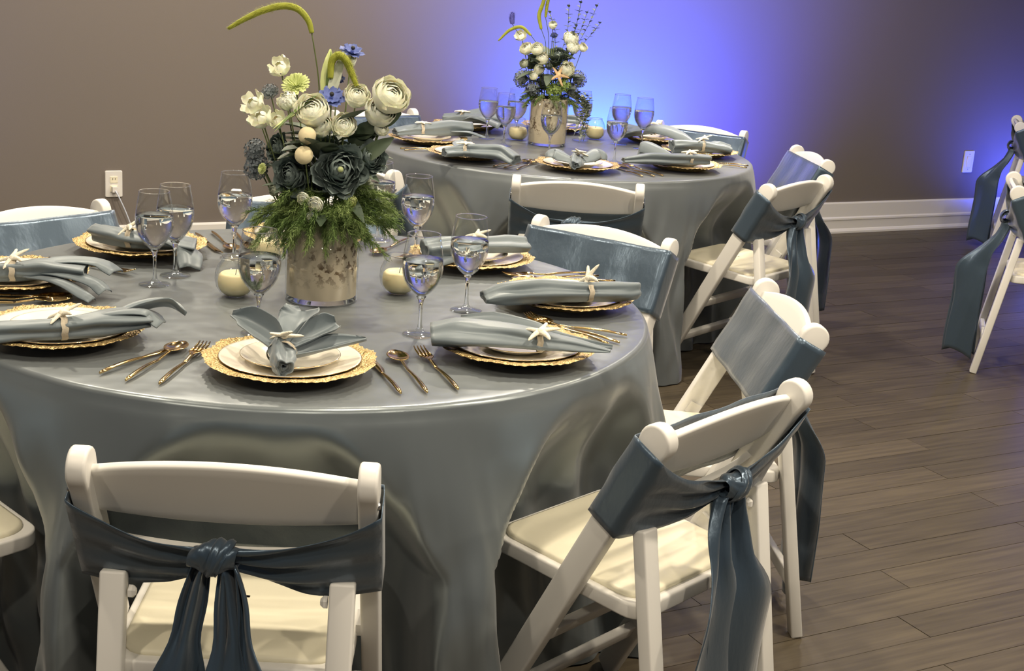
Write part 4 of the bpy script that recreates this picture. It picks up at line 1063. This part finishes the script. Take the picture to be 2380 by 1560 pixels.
def fern(mb, p, d, L, seed, w_=0.022, dens=26):
    rg = random.Random(seed); d = Vector(d).normalized(); q = Vector((rg.uniform(-1, 1), rg.uniform(-1, 1), rg.uniform(-.4, .4))).cross(d).normalized()
    pts = [Vector(p) + d * (L * t) + Vector((0, 0, -0.35 * L * t * t)) + q * 0.1 * L * math.sin(t * 4) for t in [i / 12 for i in range(13)]]
    mb.tube(pts, 0.0007, 4, cap=False)
    for k in range(dens):
        t = 0.1 + 0.9 * k / dens; i = min(int(t * 12), 11); c = pts[i].lerp(pts[i + 1], t * 12 - i); dd = (pts[i + 1] - pts[i]).normalized()
        for m_ in range(5):
            v = Vector((rg.gauss(0, 1), rg.gauss(0, 1), rg.gauss(0, 1))); v = (v - dd * v.dot(dd)).normalized(); tip = c + v * w_ * (1.1 - 0.7 * t) * rg.uniform(.5, 1.1) + dd * w_ * 0.6
            s = dd.cross(v) * 0.0009
            mb.add([c - s, c + s, tip + s * 0.5], [(0, 1, 2)])
            for h in (0.4, 0.7):
                c2 = c.lerp(tip, h); v2 = Vector((rg.gauss(0, 1), rg.gauss(0, 1), rg.gauss(0, 1))).normalized() * w_ * .35
                mb.add([c2 - s, c2 + s, c2 + v2 + dd * w_ * .2], [(0, 1, 2)])
CAMV = Vector((0.42, -1.0, 0.38)).normalized()
def arrangement(x, y_, flowers, foxes, near, label):
    e = empty('flower_arrangement', (x, y_, Z0)); tag(e, label, 'bouquet', 'bouquets in the vases')
    rg = random.Random(5 if near else 9)
    top = Vector((0, 0, 0.20))
    for n_, (kind, tone, fx, fy, fz, r_) in enumerate(flowers):
        c = Vector((fx, fy, fz)); out = (c - Vector((0, 0.05, 0.26)))
        out.y = min(out.y, 0.0); out = out.normalized()
        ax = (out * 0.9 + Vector((-0.05, -1.0, 0.22)) * (0.65 if kind != 'anemone' else 0.4) + Vector((rg.uniform(-.2, .2), rg.uniform(-.2, .2), rg.uniform(-.1, .2)))).normalized()
        q = ax.to_track_quat('Z', 'Y').to_euler(); q.rotate_axis('Z', rg.uniform(0, 6))
        me = flower_me(kind, tone, n_ % 3)
        o = link(NAMES[kind], me, e, c - ax * r_ * (0.15 if kind in ('rose', 'peony', 'ball') else 0.3), q, (r_ * (0.88 if tone == 'teal' else 0.95), r_ * (0.88 if tone == 'teal' else 0.95), r_ * (0.82 if kind in ('peony', 'ball', 'rose') else 0.75)))
        o['label'] = CW[tone] + ' ' + NAMES[kind].replace('_', ' ')
        sm = MB(); a = c - ax * r_ * 0.4; b = Vector((c.x * 0.22, c.y * 0.3 + 0.0, 0.10))
        b = Vector((max(-.05, min(.05, b.x)), max(-.05, min(.05, b.y)), b.z))
        sm.tube([a, a.lerp(b, 0.4) + Vector((0, 0.012, -0.012)), b], 0.0016, 5)
        st = sm.build('stem', M['stem'], e)
        if kind == 'anemone':
            cm = MB().ball(tuple(c + ax * r_ * 0.1), r_ * 0.17, 8, 6).build('flower_centre', M['black'] if near else M['navy_petal'], e)
        if kind == 'rose' and tone == 'teal' and r_ > 0.045:
            MB().ball(tuple(c + ax * r_ * 0.22), r_ * 0.13, 10, 6).build('flower_centre', M['centre'], e)
    for n_, (pts, r_) in enumerate(foxes):
        mb = MB(); blue = (not near and n_ == 3)
        bristle(mb, pts, r_, n_, n=1500 if near else 600, core=0.66)
        o = mb.build('foxtail' if not blue else 'thistle', M['fox_blue'] if blue else M['fox'], e, fix=False)
        if n_ != 1 or not near:
            p0 = Vector(pts[0]); mid = Vector((p0.x * 0.7 + 0.01, p0.y + 0.01, 0.38)); MB().tube(crv([p0, p0.lerp(mid, .5) + Vector((0.006, 0, 0)), mid, (0.0, 0, 0.15)], 14), 0.0014, 5).build('stem', M['stem'], e)
        else:
            MB().tube(crv([pts[0], (0.0, 0, .40), (0, 0, .15)], 10), 0.0014, 5).build('stem', M['stem'], e)
    # leaves
    def lf(p, d, L, w_, m, bend=0.25, name='leaf', up_=(0, 0, 1)):
        mb = MB(); leaf(mb, p, d, L, w_, 0, bend, up_); o = mb.build(name, m, e, fix=False); return o
    nl = 60 if near else 40
    for k in range(nl):
        a = k * 2.4; zz = rg.uniform(0.21, 0.38); rr = rg.uniform(0.01, 0.05)
        d = Vector((math.cos(a), math.sin(a) * 0.8, rg.uniform(-0.1, 0.7)))
        lf((rr * math.cos(a), rr * math.sin(a), zz), d, rg.uniform(0.07, 0.12) * (1 if near else .95), rg.uniform(0.016, 0.026), M['leaf'] if k % 3 else M['olive'], rg.uniform(0, 0.4))
    if near:
        # long variegated blades and a pointed leaf at the right
        lf((0.0, -.01, .43), (0.03, -0.1, 1), 0.115, 0.015, M['lime_petal'], 0.25, 'blade_leaf', (0.2, 1, 0)); lf((0.002, -.012, .43), (0.03, -0.12, 1), 0.11, 0.005, M['fern'], 0.25, 'blade_leaf', (0.2, 1, 0))
        lf((0.005, -.02, .43), (0.25, -0.1, 1), 0.115, 0.012, M['pale_petal'], 0.3, 'blade_leaf', (0.2, 1, 0))
        lf((0.0, -.05, .44), (-0.9, -0.3, -0.42), 0.12, 0.014, M['lime_petal'], 0.1, 'blade_leaf')
        lf((-.01, -.06, .455), (-0.85, -0.4, -0.65), 0.12, 0.010, M['fern'], 0.1, 'blade_leaf')
        lf((0.07, -.05, .315), (0.75, -0.2, 0.6), 0.10, 0.017, M['leaf'], 0.2, 'leaf', (0, -1, .2))
        for k in range(5): lf((0.05 + .015 * k, -.02, .36 + .01 * k), (rg.uniform(.2, 1), -.2, rg.uniform(.2, 1)), .06, .018, M['leaf'], .2, 'leaf', (0, -1, .2))
        for k in range(46):
            a = rg.uniform(0, 2 * PI); 
            if k < 26: a = rg.uniform(PI * 0.95, PI * 2.05)
            mb = MB(); fern(mb, (0.05 * math.cos(a), 0.05 * math.sin(a), rg.uniform(0.185, 0.24)), (math.cos(a), math.sin(a), rg.uniform(-0.45, 0.45)), rg.uniform(0.07, 0.125), k, 0.024)
            mb.build('fern_frond', M['fern'], e, fix=False)
        for k in range(26):
            a = rg.uniform(PI * 1.05, PI * 1.95); mb = MB(); fern(mb, (0.06 * math.cos(a), 0.06 * math.sin(a), rg.uniform(0.20, 0.245)), (math.cos(a), math.sin(a) * 0.8, rg.uniform(-0.9, -0.1)), rg.uniform(0.06, 0.10), 300 + k, 0.026); mb.build('fern_frond', M['fern'], e, fix=False)
        for k in range(9):
            mb = MB(); fern(mb, (0.06, -0.03, rg.uniform(.21, .26)), (1, rg.uniform(-.5, .2), rg.uniform(-.15, .45)), rg.uniform(0.09, 0.13), 100 + k, 0.026); mb.build('fern_frond', M['fern'], e, fix=False)
    else:
        def sprig(p0, p1, nleaf, L, m, seed, curl_=0.02):
            r2 = random.Random(seed); p0 = Vector(p0); p1 = Vector(p1); mid = (p0 + p1) / 2 + Vector((curl_, 0, 0.02)); P = crv([p0, mid, p1], 16)
            mb = MB(); mb.tube(P, 0.0011, 4)
            for k in range(nleaf):
                i = 3 + int(12 * k / nleaf); a = k * 2.4
                leaf(mb, P[i], (math.cos(a), math.sin(a) * .6, 0.5), L * r2.uniform(.7, 1.1), L * .32, 0, .2)
            mb.build('eucalyptus_sprig', m, e, fix=False)
        for k, (a0, a1, m_) in enumerate([((.02, 0, .3), (.13, 0, .56), M['olive']), ((.03, 0, .3), (.17, .01, .59), M['olive']), ((.01, 0, .3), (.05, 0, .58), M['olive']), ((.02, 0, .3), (.19, 0, .52), M['olive']), ((.0, .02, .28), (.09, .02, .50), M['olive']), ((0, 0, .3), (-.03, 0, .55), M['olive']), ((.02, 0, .3), (.10, 0, .60), M['leaf']),
                                          ((-.02, 0, .24), (-.13, -.03, .17), M['olive']), ((-.03, -.02, .24), (-.10, -.06, .15), M['olive'])]):
            sprig(a0, a1, 16, 0.022, m_, k)
        for k in range(14):
            sx = 0.105 + 0.05 * rg.random()
            sprig((0.05, -.02, .235), (sx, -0.02 - 0.03 * rg.random(), rg.uniform(0.02, 0.16)), 20, 0.020, M['pale_petal'] if k % 2 else M['olive'], 40 + k, 0.06)
        for k in range(16):
            a = rg.uniform(0, 2 * PI); mb = MB(); fern(mb, (0.05 * math.cos(a), 0.05 * math.sin(a), 0.2), (math.cos(a), math.sin(a), rg.uniform(-.3, .4)), 0.07, k, 0.022); mb.build('fern_frond', M['fern'], e, fix=False)
        o = link('starfish', star_tan, e, (0.03, -0.09, 0.295), (R(60), R(10), 0.3)); o['label'] = 'tan starfish tucked among the roses'
    return e
F1 = [('rose', 'white', -0.0207, -0.07, 0.4235, 0.0379), ('rose', 'white', 0.1413, -0.05, 0.463, 0.0417), ('rose', 'white', 0.1181, -0.04, 0.4251, 0.0338), ('rose', 'white', 0.0673, -0.03, 0.456, 0.0283), ('rose', 'white', 0.0468, -0.06, 0.3954, 0.0273), ('rose', 'white', -0.0047, -0.05, 0.3906, 0.0283), ('orchid', 'white', -0.1575, -0.02, 0.4269, 0.0257), ('orchid', 'white', -0.1356, -0.05, 0.4017, 0.0264), ('orchid', 'white', -0.1008, -0.04, 0.3974, 0.021), ('peony', 'white', -0.0788, -0.04, 0.438, 0.0219), ('mum', 'lime', -0.0701, 0.0, 0.4756, 0.034), ('orchid', 'white', -0.1084, 0.02, 0.505, 0.024), ('rose', 'white', 0.0446, 0.02, 0.5236, 0.0138), ('anemone', 'blue', 0.0157, -0.04, 0.4553, 0.03), ('anemone', 'navy', 0.0208, 0.0, 0.489, 0.0175), ('anemone', 'blue', 0.0492, 0.02, 0.5493, 0.0276), ('ball', 'cream', -0.0254, -0.1, 0.3755, 0.0198), ('ball', 'cream', -0.03, -0.11, 0.3352, 0.0207), ('rose', 'white', 0.1232, -0.04, 0.3909, 0.0165), ('rose', 'teal', 0.0457, -0.09, 0.3056, 0.049), ('rose', 'teal', 0.1074, -0.05, 0.3306, 0.0321), ('rose', 'teal', -0.0637, -0.07, 0.2858, 0.0393), ('hydrangea', 'dusk', -0.1599, 0.0, 0.3246, 0.0289), ('hydrangea', 'dusk', -0.1565, 0.0, 0.2873, 0.0346), ('hydrangea', 'dusk', -0.1315, 0.03, 0.4503, 0.0205), ('rose', 'teal', -0.0602, -0.05, 0.2288, 0.025), ('rose', 'teal', -0.0105, -0.05, 0.2724, 0.0277), ('rose', 'teal', -0.1087, 0.0, 0.3328, 0.028), ('rose', 'teal', 0.0034, 0.0, 0.3358, 0.0279), ('rose', 'white', -0.0292, -0.1, 0.2416, 0.0136), ('rose', 'white', -0.0018, -0.11, 0.2323, 0.0172), ('rose', 'white', -0.0083, -0.11, 0.2042, 0.0132), ('mum', 'pale', 0.091, -0.03, 0.2612, 0.0279), ('rose', 'lime', 0.0677, -0.08, 0.2392, 0.0147), ('rose', 'pale', -0.0987, -0.06, 0.2465, 0.012), ('mum', 'lime', -0.1319, -0.04, 0.2894, 0.0139), ('rose', 'lime', 0.0807, -0.06, 0.2151, 0.012)]
F2 = [('rose', 'white', -0.0679, -0.05, 0.3929, 0.0281), ('rose', 'white', -0.1119, -0.01, 0.3889, 0.0283), ('rose', 'white', -0.0425, -0.06, 0.3573, 0.0272), ('orchid', 'white', -0.1386, 0.0, 0.442, 0.0247), ('rose', 'white', -0.0096, 0.0, 0.4904, 0.0185), ('peony', 'white', 0.07, 0.0, 0.4422, 0.0326), ('peony', 'white', 0.0811, -0.02, 0.4078, 0.0273), ('rose', 'white', 0.1202, -0.01, 0.4081, 0.0194), ('rose', 'white', 0.0605, -0.06, 0.321, 0.0325), ('rose', 'white', -0.0535, -0.07, 0.3141, 0.0219), ('rose', 'white', -0.0726, -0.07, 0.2868, 0.0193), ('rose', 'pale', -0.1165, -0.02, 0.3285, 0.0194), ('hydrangea', 'dusk', -0.1264, -0.02, 0.2666, 0.0408), ('hydrangea', 'dusk', -0.0776, -0.05, 0.2306, 0.0371), ('hydrangea', 'dusk', 0.1164, 0.0, 0.2813, 0.0409), ('hydrangea', 'dusk', 0.0926, -0.02, 0.2375, 0.0302), ('hydrangea', 'dusk', -0.0336, -0.02, 0.2606, 0.0355), ('hydrangea', 'green', 0.0137, -0.07, 0.2387, 0.0405), ('hydrangea', 'green', 0.055, -0.06, 0.2545, 0.0317), ('anemone', 'navy', -0.0017, -0.02, 0.4524, 0.0176), ('hydrangea', 'dusk', 0.0022, 0.04, 0.3371, 0.0357), ('rose', 'teal', 0.0263, 0.04, 0.3739, 0.0356), ('rose', 'teal', -0.0785, 0.04, 0.3405, 0.0357)]
FOX1 = [([(-0.036, 0.0, 0.578), (-0.0449, 0.0, 0.6042), (-0.0673, 0.0, 0.6258), (-0.1001, 0.0, 0.6298), (-0.1417, 0.0, 0.6172), (-0.1806, 0.0, 0.5968), (-0.2132, 0.0, 0.5759)], 0.011), ([(0.009, -0.02, 0.4882), (0.0107, -0.02, 0.5225), (0.0239, -0.02, 0.5368), (0.0406, -0.02, 0.5281), (0.0543, -0.02, 0.5003), (0.0653, -0.02, 0.4757)], 0.013)]
FOX2 = [([(-0.0963, 0.0, 0.4431), (-0.1372, 0.0, 0.4732), (-0.1839, 0.0, 0.458), (-0.227, 0.0, 0.4135)], 0.01), ([(-0.0558, 0.0, 0.4701), (-0.0685, 0.0, 0.5243), (-0.0561, 0.0, 0.5731), (-0.0484, 0.0, 0.6112)], 0.012), ([(-0.0416, 0.01, 0.5188), (-0.0383, 0.01, 0.5705), (-0.0293, 0.01, 0.6156)], 0.01), ([(-0.1749, 0.0, 0.4827), (-0.178, 0.0, 0.5032), (-0.1779, 0.0, 0.5273)], 0.016)]
vase(0.033, 0.0, 'clear cylinder vase lined with birch bark on the near table')
vase(0.553, 2.81, 'clear cylinder vase lined with birch bark on the far table')
arrangement(0.033, 0.0, F1, FOX1, True, 'large bouquet of ivory, dark teal and blue flowers with foxtail grass, near table')
arrangement(0.553, 2.81, F2, FOX2, False, 'smaller bouquet of ivory roses and dusky hydrangea against the blue wall, far table')

# prototypes keep exact names; every object is linked and visible
bpy.context.view_layer.update()
